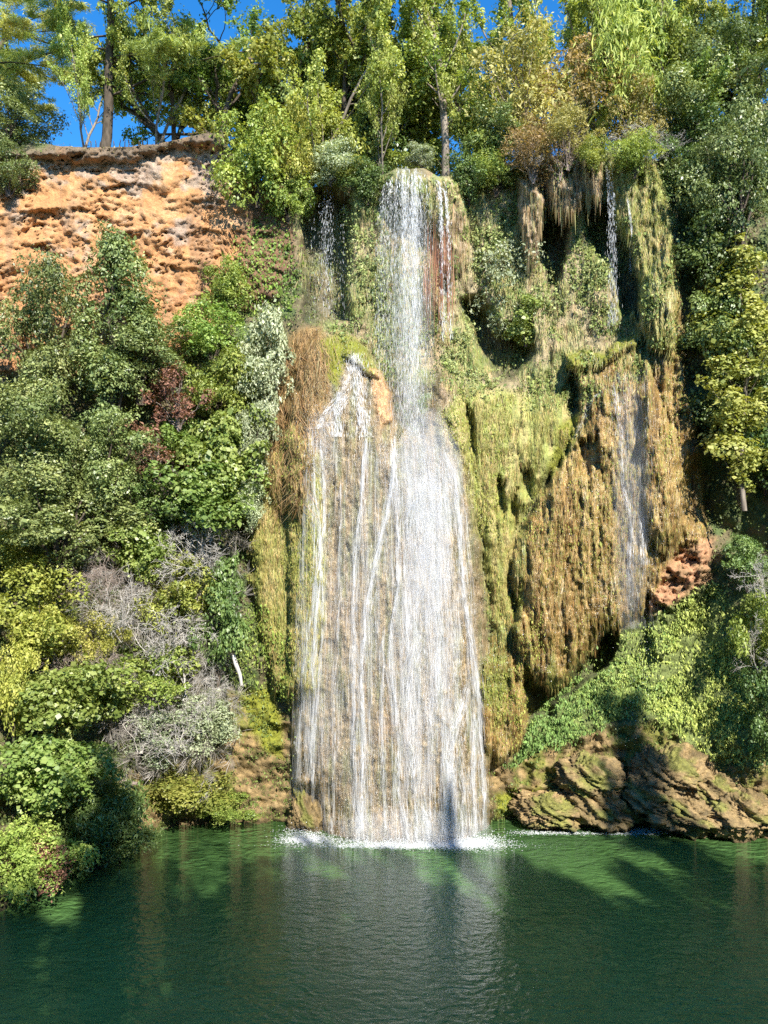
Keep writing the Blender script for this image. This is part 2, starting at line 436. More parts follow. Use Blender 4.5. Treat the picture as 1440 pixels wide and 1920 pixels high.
m_orange = msk(CLIFFL, 14) * (1 - msk(RECL, 20))
m_pink = msk(PINK, 8)
m_cone = msk(CONE, 8)
m_mr = np.maximum(msk(MOUNDR, 6, True), msk(LOBE, 6, True))
m_skirt = msk(SKIRT, 8, True)
m_roots = msk(ROOTS, 10)
m_betw = msk(BETW, 14)
m_curt = np.maximum.reduce([msk(CURT1, 6, True), msk(CURT2, 5, True), msk(COLM, 5, True)])
m_grassc = msk(GRASSC, 10, True)
m_lipf = msk(LIPF, 8, True)
m_wallr = msk(WALLR, 10)
m_shore = msk(SHORE, 16); m_shorer = msk(SHORER, 12)
m_fern = msk(FERN, 8)
m_backc = msk(BACKC, 20)
m_tufa = np.maximum.reduce([m_wallr, m_cone, m_mr, m_skirt, m_roots, m_betw, m_curt, m_grassc, m_lipf, 0.6 * m_backc])
m_veg = np.clip(1 - np.maximum.reduce([m_tufa, m_orange, m_pink, m_shore, m_shorer]), 0, 1)

# relief
fan = X0 - 2.6 + (X0 - 1.0) * 0.0
XW = X0 + 0.35 * fbm(X0 * 0.5, Z0 * 0.6, 3, 19)
rib = ridged(XW * 0.9 + 0.6 * fbm(X0 * 0.4, Z0 * 0.3, 2, 3), Z0 * 0.10, 3, 21) * 0.75 + 0.5 * ridged(XW * 2.6, Z0 * 0.34, 3, 22)
drip = fbm(X0 * 6.5, Z0 * 1.0, 3, 23) * 0.12 + 0.16 * ridged(XW * 5.0, Z0 * 0.8, 2, 24) + 0.07 * fbm(X0 * 9, Z0 * 7, 2, 25)
lumps = ridged(X0 * 1.5 + 0.5 * fbm(X0, Z0 * .6, 2, 3), Z0 * 0.55, 4, 26)
soft = np.clip(0.5 * m_cone + 0.68 * np.maximum(m_skirt, m_betw) + 0.25 * m_mr + 0.3 * m_grassc, 0, 0.7)
dep += (-(rib - 0.5) * 0.95 - (lumps - 0.45) * 0.8) * m_tufa * (1 - soft) - 1.2 * drip * m_tufa
rk = ridged(X0 * 0.32, Z0 * 0.42 + 0.3 * fbm(X0 * .5, Z0 * .5, 2, 8), 5, 31)
crumb = fbm(X0 * 1.9, Z0 * 2.6, 5, 32, 0.62)
pock = np.clip(fbm(X0 * 0.9 + 0.5 * crumb, Z0 * 2.0 + 0.4 * crumb, 4, 33, 0.6) - 0.22, 0, 1)
fine = fbm(X0 * 5.5, Z0 * 8.0, 3, 34, 0.6)
rough = 0.25 + 0.9 * sstep(0.42, 0.62, fbm(X0 * 0.28, Z0 * 0.34, 3, 36) * 0.5 + 0.5)
strata = fbm(X0 * 0.25, Z0 * 1.3 + 0.5 * fbm(X0 * .4, Z0 * .4, 2, 37), 3, 38)
dep += (-(rk - 0.4) * 1.1 - crumb * 0.30 * rough - fine * 0.24 * (0.4 + rough) - strata * 0.24 + pock * 1.0 * rough) * np.maximum(m_orange, m_pink * 1.3)
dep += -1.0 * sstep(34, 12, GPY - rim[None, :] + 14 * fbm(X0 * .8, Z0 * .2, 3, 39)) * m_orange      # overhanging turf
sh = np.maximum(m_shore, m_shorer)
dep += -(ridged(X0 * 0.45, Z0 * 0.7, 4, 41) - 0.4) * 1.3 * sh - fbm(X0 * 2.2, Z0 * 2.8, 4, 42, 0.6) * 0.34 * sh - (ridged(X0 * 3.2, Z0 * 3.2, 3, 43) - 0.4) * 0.25 * sh
dep += -fbm(X0 * 0.35, Z0 * 0.4, 4, 51) * 0.9 * m_veg - fbm(X0 * 1.5, Z0 * 1.8, 3, 52) * 0.25 * m_veg
GYD = GY + dep
GYD = np.maximum(GYD, 30)
G = W(GPX, GPY, GYD)                                  # NR x NC x 3

# what the rock is made of
def mixc(base, c, m):
    return base * (1 - m[..., None]) + np.array(c, float) * m[..., None]

nA = fbm(X0 * 0.5, Z0 * 0.5, 4, 61) * 0.5 + 0.5
nB = fbm(X0 * 1.3, Z0 * 1.6, 4, 62) * 0.5 + 0.5
nC = fbm(X0 * 3.5, Z0 * 0.35, 3, 63) * 0.5 + 0.5      # vertical streaks
nD = fbm(X0 * 5.5, Z0 * 3.0, 3, 64) * 0.5 + 0.5
C = np.zeros((NR, NC, 3)) + np.array([0.13, 0.11, 0.055])
C = mixc(C, (0.08, 0.11, 0.035), sstep(0.4, 0.6, nB) * m_veg)
# orange earth
og = np.zeros_like(C) + np.array([0.43, 0.215, 0.085])
og = mixc(og, (0.48, 0.27, 0.125), sstep(0.45, 0.62, nB))
og = mixc(og, (0.42, 0.20, 0.085), sstep(0.55, 0.68, nA) * 0.7)
greym = sstep(0.52, 0.64, nA * 0.5 + nB * 0.4 + 0.13 * sstep(400, 290, GPY) + 0.1 * nD) * sstep(620, 420, GPY)
og = mixc(og, (0.28, 0.245, 0.20), greym * 0.7)
og = mixc(og, (0.16, 0.115, 0.075), sstep(36, 8, GPY - rim[None, :] + 22 * (nB - 0.5)))  # shadowed band under the rim, painted into the brown earth
og = mixc(og, (0.27, 0.155, 0.08), sstep(0.58, 0.72, fbm(X0 * 1.2, Z0 * 0.16, 4, 68) * 0.5 + 0.5) * 0.6)
og = mixc(og, (0.17, 0.095, 0.05), sstep(425, 475, WX))  # red-brown soil at the right end, its shade painted in
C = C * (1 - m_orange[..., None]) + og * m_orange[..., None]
pk = mixc(np.zeros_like(C) + np.array([0.44, 0.23, 0.12]), (0.28, 0.17, 0.085), sstep(0.5, 0.65, nB))
C = C * (1 - m_pink[..., None]) + pk * m_pink[..., None]
# tufa behind the falls: dry grass, moss and rusty stone
tb = np.zeros_like(C) + np.array([0.31, 0.25, 0.135])
tb = mixc(tb, (0.18, 0.22, 0.065), sstep(0.42, 0.6, nA))
tb = mixc(tb, (0.38, 0.26, 0.13), sstep(0.6, 0.75, nC) * 0.8)
C = C * (1 - m_backc[..., None]) + tb * m_backc[..., None]
# wet cone
cn = np.zeros_like(C) + np.array([0.23, 0.17, 0.09])
cn = mixc(cn, (0.16, 0.15, 0.07), sstep(0.45, 0.65, nC))
cn = mixc(cn, (0.33, 0.22, 0.125), sstep(0.55, 0.75, nA * 0.5 + nD * 0.5) * 0.9)
cn = mixc(cn, (0.07, 0.08, 0.05), sstep(0.55, 0.7, nD) * 0.5)
C = C * (1 - m_cone[..., None]) + cn * m_cone[..., None]
# golden tufa of the right-hand mound
mr_ = np.zeros_like(C) + np.array([0.31, 0.205, 0.07])
mr_ = mixc(mr_, (0.24, 0.15, 0.05), sstep(0.45, 0.62, nC))
mr_ = mixc(mr_, (0.13, 0.085, 0.03), sstep(0.5, 0.62, fbm(X0 * 1.1, Z0 * 0.14, 4, 67) * 0.5 + 0.5) * 0.75)
mr_ = mixc(mr_, (0.44, 0.33, 0.15), sstep(0.55, 0.72, nD) * 0.7)
mr_ = mixc(mr_, (0.17, 0.19, 0.045), sstep(0.52, 0.66, fbm(X0 * 0.9, Z0 * 0.18, 3, 66) * 0.5 + 0.5) * sstep(1120, 1000, GPX))
m_gold = np.maximum(m_mr, m_wallr)
C = C * (1 - m_gold[..., None]) + mr_ * m_gold[..., None]
gr_ = mixc(np.zeros_like(C) + np.array([0.27, 0.29, 0.075]), (0.38, 0.32, 0.12), sstep(0.45, 0.65, nC))
gm = np.maximum.reduce([m_skirt, m_betw, m_grassc])
C = C * (1 - gm[..., None]) + gr_ * gm[..., None]
C = mixc(C, (0.40, 0.30, 0.19), np.maximum(m_curt, m_lipf * sstep(820, 850, GPX)))
C = mixc(C, (0.24, 0.15, 0.055), m_roots * 0.9)
# shore stone with green and yellow moss
so = mixc(np.zeros_like(C) + np.array([0.24, 0.165, 0.07]), (0.12, 0.085, 0.035), sstep(0.42, 0.58, nB))
so = mixc(so, (0.15, 0.15, 0.028), sstep(0.46, 0.58, nA * 0.6 + nB * 0.4))
so = mixc(so, (0.32, 0.23, 0.11), sstep(0.58, 0.7, nD) * 0.7)
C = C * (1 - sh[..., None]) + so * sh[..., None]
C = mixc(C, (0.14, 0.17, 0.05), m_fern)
C = mixc(C, (0.07, 0.07, 0.035), m_rec * 0.75)      # wet algae in the left hollow, shade painted into the others
# bright moss cushions on the ledges
MOSS = [[(600, 640), (640, 625), (690, 650), (715, 720), (690, 700), (660, 665), (630, 730), (612, 700)],
        [(1062, 660), (1100, 655), (1135, 665), (1150, 640), (1200, 620), (1210, 632), (1160, 665), (1130, 692), (1085, 688), (1062, 690)],
        [(1050, 800), (1085, 770), (1090, 800), (1060, 850), (1030, 900), (1025, 870)],
        [(455, 1300), (500, 1280), (525, 1340), (530, 1420), (500, 1410), (470, 1370)],
        [(930, 1490), (1010, 1480), (1020, 1530), (930, 1535)], [(1040, 1440), (1110, 1430), (1120, 1470), (1060, 1490)],
        [(1090, 1525), (1130, 1515), (1140, 1550), (1100, 1555)], [(505, 930), (535, 900), (540, 960), (515, 1000)]]
m_moss = np.maximum.reduce([msk(p, 7) for p in MOSS])
C = mixc(C, (0.19, 0.20, 0.02), m_moss)
C = mixc(C, (0.46, 0.27, 0.125), msk(SLAB, 5))
wet = np.clip(0.85 * m_cone + 0.75 * m_gold * sstep(600, 720, GPY) + 0.35 * np.maximum(m_backc, m_tufa), 0, 0.95) * (1 - m_moss)
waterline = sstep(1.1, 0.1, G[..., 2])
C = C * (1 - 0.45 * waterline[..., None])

# the plateau: rows running back from the rim
NB = 26
bk = np.linspace(1, 0, NB, endpoint=False) ** 1.6
top = []
for b in bk:
    q = G[0].copy()
    q[:, 1] += b * 55
    q[:, 0] += b * 55 * (cpx - 720) / F * 0.4
    q[:, 2] += b * 1.5 + 0.5 * sstep(0, 0.06, np.full(NC, b)) * fbm(q[:, 0] * .3, q[:, 1] * .3, 3, 71)
    top.append(q)
topC = np.zeros((NB, NC, 3)) + np.array([0.14, 0.11, 0.06])
GA = np.concatenate([np.array(top), G], 0)
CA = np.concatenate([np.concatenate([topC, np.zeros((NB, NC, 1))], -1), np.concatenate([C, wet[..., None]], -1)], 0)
nr = NR + NB
ii = np.arange(nr * NC).reshape(nr, NC)
quads = np.stack([ii[:-1, :-1], ii[1:, :-1], ii[1:, 1:], ii[:-1, 1:]], -1).reshape(-1, 4)
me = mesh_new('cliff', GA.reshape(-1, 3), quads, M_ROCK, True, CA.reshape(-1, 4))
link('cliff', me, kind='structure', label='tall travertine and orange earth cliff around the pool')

# surface look-up
dG0 = np.gradient(G, axis=0); dG1 = np.gradient(G, axis=1)
GN = unit(np.cross(dG0, dG1))
GN[GN[..., 1] > 0] *= -1

def gi(px, py):
    px = np.asarray(px, float); py = np.asarray(py, float)
    u = np.clip((px - PX0) / (PX1 - PX0) * (NC - 1), 0, NC - 1.001)
    r = np.interp(px, cpx, rim)
    v = np.clip((py - r) / (PYB - r) * (NR - 1), 0, NR - 1.001)
    return u, v

def samp(A, px, py):
    u, v = gi(px, py)
    i = v.astype(int); j = u.astype(int); a = v - i; b = u - j
    if A.ndim == 3:
        a = a[..., None]; b = b[..., None]
    return (A[i, j] * (1 - a) + A[i + 1, j] * a) * (1 - b) + (A[i, j + 1] * (1 - a) + A[i + 1, j + 1] * a) * b

def surfY(px, py):
    return samp(GYD, px, py)

def pick(rng, n, mask, box=None):
    """random points in photo pixels, thinned by a mask on the cliff grid"""
    ox, oy = [], []
    x0, y0, x1, y1 = box or (-420, 150, 1860, 1720)
    got = 0
    for _ in range(40):
        px = rng.uniform(x0, x1, n); py = rng.uniform(y0, y1, n)
        ok = (py > np.interp(px, cpx, rim)) & (rng.random(n) < samp(mask, px, py))
        ox.append(px[ok]); oy.append(py[ok]); got += ok.sum()
        if got >= n:
            break
    return np.concatenate(ox)[:n], np.concatenate(oy)[:n]

# ------------------------------------------------------------------ the pool
rng = np.random.default_rng(3)
px_, py_ = 100, 100
Vp = np.array([(x, y, z) for z in (0, -7) for x, y in ((-140, -10), (140, -10), (140, 70), (-140, 70))], float)
link('pool', mesh_new('pool', Vp, np.array([[0, 1, 2, 3], [7, 6, 5, 4], [4, 5, 1, 0], [5, 6, 2, 1], [6, 7, 3, 2], [7, 4, 0, 3]]), pool_mat()), kind='structure', label='dark green rippled pool below the waterfalls')

# ------------------------------------------------------------------ growth on the rock (nobody could count it)
def strands(name, n, mask, seed, lpx, width, jitter, off, label, tint=None, box=None, seg=3, mat=None, colfn=None):
    """thin hanging blades that follow the rock downwards and hang free where it falls away"""
    rng = np.random.default_rng(seed)
    px, py = pick(rng, n, mask, box)
    n = len(px)
    L = lpx[0] + (lpx[1] - lpx[0]) * rng.random(n) ** 1.6
    o = off * rng.uniform(0.3, 1.3, n)
    P = []
    dx = rng.normal(0, jitter, n)
    yprev = None
    for k in range(seg + 1):
        t = k / seg
        qx = px + dx * L * t; qy = py + L * t
        y = surfY(qx, qy) - o * (0.35 + 1.1 * t - 0.9 * t * t)
        if yprev is not None:
            y = np.where(y > yprev + 0.35, yprev + 0.03, y)
            y = np.clip(y, yprev - 0.5, yprev + 0.4)
        yprev = y
        P.append(W(qx, qy, y))
    P = np.array(P)                                   # seg+1, n, 3
    ang = rng.uniform(-1.1, 1.1, n)
    side = np.stack([np.cos(ang), np.sin(ang) * 0.9, 0 * ang], -1)
    w = width * rng.uniform(0.6, 1.5, n)
    V = np.zeros((n, 2 * (seg + 1), 3))
    for k in range(seg + 1):
        t = k / seg
        ww = (w * (0.75 + 0.5 * t - 1.1 * t * t))[:, None]
        V[:, 2 * k] = P[k] - side * ww / 2; V[:, 2 * k + 1] = P[k] + side * ww / 2
    b = (np.arange(n) * 2 * (seg + 1))[:, None]
    Fq = np.concatenate([b + np.array([[2 * k, 2 * k + 1, 2 * k + 3, 2 * k + 2]]) for k in range(seg)], 0)
    c = samp(C, px, py)
    if colfn is not None:
        c = colfn(rng, px, py, c)
    c = c * rng.uniform(0.6, 1.55, n)[:, None]
    c[:, 0] *= rng.uniform(0.85, 1.2, n)
    col = np.repeat(np.clip(c, 0, 0.85), 2 * (seg + 1), 0)
    link(name, mesh_new(name, V.reshape(-1, 3), Fq, mat or M_STRAND, False, col), kind='stuff', label=label)

def pal(*cols):
    cols = np.array(cols, float)
    def f(rng, px, py, c):
        k = fbm(px / 60.0, py / 60.0, 3, 77) * 0.5 + 0.5 + rng.normal(0, 0.16, len(px))
        t = np.clip(k, 0, 0.999) * (len(cols) - 1)
        i = t.astype(int); a = (t - i)[:, None]
        return cols[i] * (1 - a) + cols[i + 1] * a
    return f

def mixpal(f, w):
    def g(rng, px, py, c):
        return c * (1 - w) * 1.25 + f(rng, px, py, c) * w
    return g

def vpal(*cols, sx=11.0, sy=55.0, sd=0.2, seed=70):
    """like pal, in upright bands"""
    cols = np.array(cols, float)
    def f(rng, px, py, c):
        k = (fbm(px / sx, py / sy, 4, seed) * 0.8 + 0.5) + rng.normal(0, sd, len(px))
        t = np.clip(k, 0, 0.999) * (len(cols) - 1)
        i = t.astype(int); a = (t - i)[:, None]
        return cols[i] * (1 - a) + cols[i + 1] * a
    return f
TF = vpal((0.08, 0.05, 0.02), (0.21, 0.13, 0.045), (0.37, 0.245, 0.08), (0.25, 0.16, 0.055), (0.30, 0.32, 0.075), (0.52, 0.38, 0.15), (0.30, 0.22, 0.08), (0.70, 0.60, 0.38), sx=9, sy=85, sd=0.10)
GRS = vpal((0.14, 0.13, 0.03), (0.25, 0.27, 0.06), (0.38, 0.37, 0.10), (0.46, 0.38, 0.15), (0.30, 0.33, 0.08), (0.42, 0.30, 0.13), (0.52, 0.43, 0.2), sx=22, sy=50)
DRY = vpal((0.14, 0.09, 0.04), (0.38, 0.28, 0.14), (0.28, 0.20, 0.09), (0.22, 0.24, 0.06), (0.45, 0.36, 0.2))
strands('hanging_grass', 30000, np.maximum.reduce([m_skirt, m_betw * sstep(0.38, 0.55, nB), m_grassc * sstep(0.3, 0.5, nB)]), 101, (4, 17), 0.026, 0.16, 0.16,
        'pale green grass hanging down the rock beside the falls', colfn=mixpal(GRS, 0.85), seg=2)
strands('tufa_fringe', 32000, np.maximum(m_gold, 0.25 * m_curt) * (0.25 + 0.75 * sstep(0.42, 0.58, nB)), 102, (4, 16), 0.030, 0.06, 0.10,
        'golden brown dripping fringe of wet tufa on the mounds', colfn=mixpal(TF, 0.8), seg=2)
strands('stalactite_fringe', 5000, np.maximum(m_curt, m_lipf * sstep(815, 850, GPX)), 103, (10, 50), 0.04, 0.01, 0.12,
        'straw coloured hanging roots and stalactites under the rim', colfn=mixpal(DRY, 0.8))
strands('wall_grass', 26000, np.clip(m_backc * (1 - m_curt) - m_rec * 0.5, 0, 1) * sstep(0.35, 0.6, nA * 0.5 + nB * 0.5), 104, (5, 22), 0.032, 0.2, 0.2,
        'mixed grass and hanging weeds on the wall behind the falls', colfn=mixpal(vpal((0.17, 0.21, 0.045), (0.33, 0.35, 0.10), (0.52, 0.42, 0.22), (0.24, 0.30, 0.08), (0.60, 0.52, 0.31), sx=30, sy=45), 0.85), seg=2)
strands('cone_fringe', 9000, m_cone * sstep(700, 560, GPX + 0.1 * GPY) * 0.6 + 0.35 * m_cone, 105, (4, 18), 0.03, 0.06, 0.06,
        'brown wet fringe on the tufa under the main fall', colfn=mixpal(vpal((0.10, 0.075, 0.035), (0.26, 0.18, 0.09), (0.36, 0.26, 0.16), (0.18, 0.17, 0.07), (0.48, 0.40, 0.30)), 0.8), seg=2)
strands('root_mat', 7000, m_roots, 106, (8, 45), 0.035, 0.5, 0.35,
        'tangled brown roots hanging over the shoulder of the cone', colfn=vpal((0.06, 0.035, 0.012), (0.22, 0.14, 0.05), (0.42, 0.31, 0.15), (0.3, 0.2, 0.08)))

def cover(name, n, mask, seed, size, label, colfn, box=None, droop=0.5, off=0.25, aspect=0.6):
    """single leaves lying over the rock"""
    rng = np.random.default_rng(seed)
    px, py = pick(rng, n, mask, box); n = len(px)
    nn = samp(GN, px, py)
    tuft = np.clip(fbm(px / 16.0, py / 16.0, 3, seed) * 1.1 + 0.5, 0.05, 1.3)
    P = samp(G, px, py) + nn * (rng.random(n) ** 0.8 * off * tuft)[:, None]
    nr_ = unit(nn * 0.7 + rng.normal(0, 0.55, (n, 3)) + np.array([0, -0.1, 0.45]))
    t = unit(np.cross(nr_, rng.normal(0, 1, (n, 3))) * (1 - droop) + np.array([0, -0.3, -1.0]) * droop)
    b = unit(np.cross(nr_, t))
    s = size * np.exp(rng.normal(0, 0.38, n))[:, None]
    V = np.stack([P - t * s * .5, P + b * s * aspect * .5 + nr_ * s * .08, P + t * s * .5 - nr_ * s * .12, P - b * s * aspect * .5 + nr_ * s * .08], 1)
    Fq = np.arange(4 * n).reshape(n, 4)
    c = colfn(rng, px, py, None) * rng.uniform(0.65, 1.4, n)[:, None]
    link(name, mesh_new(name, V.reshape(-1, 3), Fq, M_COVER, False, np.repeat(np.clip(c, 0, .8), 4, 0)), kind='stuff', label=label)

lump = sstep(0.38, 0.55, fbm(X0 * 0.55, Z0 * 0.6, 4, 88) * 0.5 + 0.5)
cover('fern_fronds', 40000, m_fern * (0.12 + 0.88 * lump), 111, 0.16, 'bright green ferns draping the slope under the right-hand mound',
      lambda r, x, y, c: (lambda k: np.array([.21, .33, .09]) * (1 - k) + np.array([.50, .56, .14]) * k)(np.clip((x - 1080) / 250 + r.normal(0, .28, len(x)) + .35 * fbm(x / 30, y / 30, 3, 4), 0, 1)[:, None]), droop=0.65, off=0.7, aspect=0.4)
UG = pal((0.06, 0.10, 0.025), (0.13, 0.18, 0.045), (0.24, 0.27, 0.08), (0.10, 0.15, 0.05), (0.2, 0.26, 0.06))
cover('undergrowth', 84000, m_veg * (0.3 + 0.7 * lump) * (1 - m_fern), 112, 0.13, 'mixed low green undergrowth covering the steep banks', UG, off=1.1)
cover('creepers', 16000, m_backc * sstep(0.5, 0.62, fbm(X0 * 0.7 + 9, Z0 * 0.5, 4, 89) * 0.5 + 0.5) * (1 - m_curt) * (1 - msk(RECL, 8)), 113, 0.15,
      'small leafy creepers on the wall behind the falls', pal((0.12, 0.18, 0.045), (0.23, 0.29, 0.08), (0.40, 0.43, 0.13)), off=0.4)
cover('ivy_curtain', 9000, msk([(430, 480), (470, 420), (545, 380), (560, 520), (545, 580), (470, 620), (400, 600), (385, 560)], 16) * (0.25 + 0.75 * lump), 114, 0.17,
      'green ivy hanging on the dark wall beside the orange cliff', pal((0.10, 0.18, 0.03), (0.20, 0.30, 0.05), (0.30, 0.38, 0.07)), off=0.35)
cover('shore_ferns', 9000, msk([(432, 1150), (500, 1130), (545, 1180), (548, 1330), (520, 1300), (470, 1290), (440, 1270)], 10) * (0.3 + 0.7 * lump), 124, 0.14, 'bright green ferns under the skirt of the cone', pal((0.12, 0.20, 0.04), (0.22, 0.32, 0.06), (0.36, 0.40, 0.09)), off=0.5, droop=0.7)
cover('shore_weeds', 9000, np.maximum(m_shore * sstep(0.4, 0.56, nB), m_shorer * sstep(0.55, 0.66, nB)), 115, 0.11, 'low weeds on the stony shore of the pool',
      pal((0.10, 0.16, 0.04), (0.20, 0.25, 0.06), (0.15, 0.2, 0.06)), off=0.25)
BUSH = [[(655, 470), (690, 430), (712, 470), (735, 560), (730, 640), (690, 650), (665, 600), (640, 580), (650, 520)], [(640, 390), (690, 385), (690, 440), (655, 470), (640, 440)],
        [(905, 400), (935, 380), (945, 440), (930, 480), (905, 470)], [(985, 500), (1030, 470), (1045, 540), (1020, 600), (985, 580)], [(1075, 430), (1130, 450), (1150, 530), (1140, 620), (1085, 610), (1065, 540)],
        [(830, 610), (860, 580), (880, 640), (870, 700), (835, 700)], [(880, 690), (950, 700), (930, 740), (880, 740)],
        [(880, 420), (905, 400), (915, 520), (890, 560)], [(1040, 500), (1065, 520), (1065, 600), (1040, 620)]]
bl = np.maximum.reduce([msk(p, 12) for p in BUSH])
cover('wall_bushes', 30000, bl * sstep(0.40, 0.56, fbm(X0 * 0.9, Z0 * 0.9, 4, 91) * 0.5 + 0.5), 122, 0.13, 'ragged leafy bushes clinging to the wall around the falls',
      pal((0.12, 0.18, 0.045), (0.26, 0.33, 0.10), (0.46, 0.48, 0.18), (0.21, 0.28, 0.09), (0.50, 0.52, 0.24)), off=0.8, droop=0.35)
cover('draped_moss', 22000, np.clip(np.maximum.reduce([m_betw, 0.7 * m_skirt, 0.8 * m_grassc, m_mr * sstep(1080, 980, GPX) * 0.8, 0.18 * m_gold]) * sstep(0.46, 0.6, fbm(X0 * 0.8, Z0 * 0.35, 4, 93) * 0.5 + 0.5), 0, 1), 123, 0.10,
      'yellow green moss draped over the tufa', pal((0.16, 0.19, 0.03), (0.26, 0.30, 0.05), (0.40, 0.40, 0.10), (0.30, 0.33, 0.07)), off=0.18, droop=0.9, aspect=0.5)
cover('moss_tufts', 9000, m_moss, 121, 0.09, 'soft olive moss cushions on the wet ledges', pal((0.13, 0.15, 0.015), (0.22, 0.23, 0.025), (0.34, 0.33, 0.05)), off=0.12)
cover('rim_turf', 4500, sstep(16, 2, GPY - rim[None, :] + 10 * fbm(X0 * .8, Z0 * 0, 3, 96)) * sstep(470, 420, GPX), 125, 0.14, 'dry grass and small plants along the top of the orange cliff', pal((0.10, 0.11, 0.04), (0.20, 0.19, 0.07), (0.30, 0.26, 0.12), (0.14, 0.17, 0.05)), off=0.7, droop=0.2, aspect=0.3)
cover('rim_weeds', 16000, sstep(60, 10, GPY - rim[None, :] + 40 * fbm(X0 * .6, Z0 * 0, 3, 95)) * sstep(440, 560, GPX) * (1 - msk([(720, 300), (850, 300), (850, 420), (720, 420)], 8)), 116, 0.13, 'weeds and small leaves along the top edge of the cliff',
      pal((0.08, 0.13, 0.03), (0.16, 0.2, 0.05), (0.28, 0.26, 0.09)), off=1.1)

# ------------------------------------------------------------------ plant library
def tubes(paths, k=6):
    V, Fq, base = [], [], 0
    for pts, rad in paths:
        pts = np.asarray(pts, float); rad = np.asarray(rad, float)
        n = len(pts)
        t = unit(np.gradient(pts, axis=0))
        ref = np.array([0.31, 0.87, 0.12]) if abs(t[0, 2]) > 0.6 else np.array([0.1, 0.05, 1.0])
        u = unit(np.cross(t, ref)); v = np.cross(t, u)
        kk = k if rad[0] > 0.05 else 3
        a = np.arange(kk) / kk * 2 * PI
        ring = pts[:, None] + rad[:, None, None] * (np.cos(a)[None, :, None] * u[:, None] + np.sin(a)[None, :, None] * v[:, None])
        V.append(ring.reshape(-1, 3))
        i = np.arange(n - 1)[:, None] * kk + np.arange(kk)[None]
        j = np.arange(n - 1)[:, None] * kk + (np.arange(kk)[None] + 1) % kk
        Fq.append(np.stack([i, j, j + kk, i + kk], -1).reshape(-1, 4) + base)
        base += n * kk
    return np.concatenate(V), np.concatenate(Fq)

def grow(rng, p, d, length, r, lvl, maxl, prm, paths, tips):
    nseg = prm.get('nseg', 6) if lvl < maxl else 4
    pts = [np.array(p, float)]; rad = [r]
    d = np.array(d, float) / np.linalg.norm(d)
    for s in range(nseg):
        d = d + rng.normal(0, prm['wob'], 3) + np.array([0, 0, prm['up'][min(lvl, len(prm['up']) - 1)]])
        d /= np.linalg.norm(d)
        pts.append(pts[-1] + d * length / nseg)
        rad.append(r * (1 - (1 - prm.get('taper', 0.45)) * (s + 1) / nseg))
    paths.append((np.array(pts), np.array(rad)))
    if lvl == maxl:
        tips.append(np.array(pts))
        return
    nc = prm['nc'][min(lvl, len(prm['nc']) - 1)]
    for c in range(nc):
        f = prm['from'][min(lvl, len(prm['from']) - 1)]
        t = f + (1 - f) * (c + rng.random()) / nc
        i = min(int(t * nseg), nseg - 1); a = t * nseg - i
        q = pts[i] * (1 - a) + pts[i + 1] * a
        td = unit(pts[i + 1] - pts[i])
        rv = unit(np.cross(td, rng.normal(0, 1, 3)))
        sp = R(prm['spread'][min(lvl, len(prm['spread']) - 1)]) * rng.uniform(0.7, 1.25)
        nd = td * math.cos(sp) + rv * math.sin(sp)
        ln = length * prm['ratio'] * rng.uniform(0.65, 1.2) * (1.15 - 0.45 * t)
        grow(rng, q, nd, ln, max(r * (1 - 0.5 * t) * prm.get('rr', 0.6), prm.get('rmin', 0.012)), lvl + 1, maxl, prm, paths, tips)
    if prm.get('tipleaf', True):
        tips.append(np.array(pts[-3:]))

def leaves(rng, P, nrm, size, aspect, droop=0.0, clump=None, fold=0.1):
    n = len(P)
    nrm = unit(nrm)
    t = unit(np.cross(nrm, rng.normal(0, 1, (n, 3))) + np.array([0, 0, -droop]))
    b = unit(np.cross(nrm, t))
    s = (size * np.exp(rng.normal(-0.05, 0.35, n)))[:, None]
    V = np.stack([P - t * s * .5, P + b * s * aspect * .5 + nrm * s * fold, P + t * s * .5, P - b * s * aspect * .5 + nrm * s * fold], 1)
    r = rng.random(n) * 0.55 + (clump if clump is not None else rng.random(n)) * 0.45
    return V.reshape(-1, 3), np.arange(4 * n).reshape(n, 4), np.repeat(r, 4)

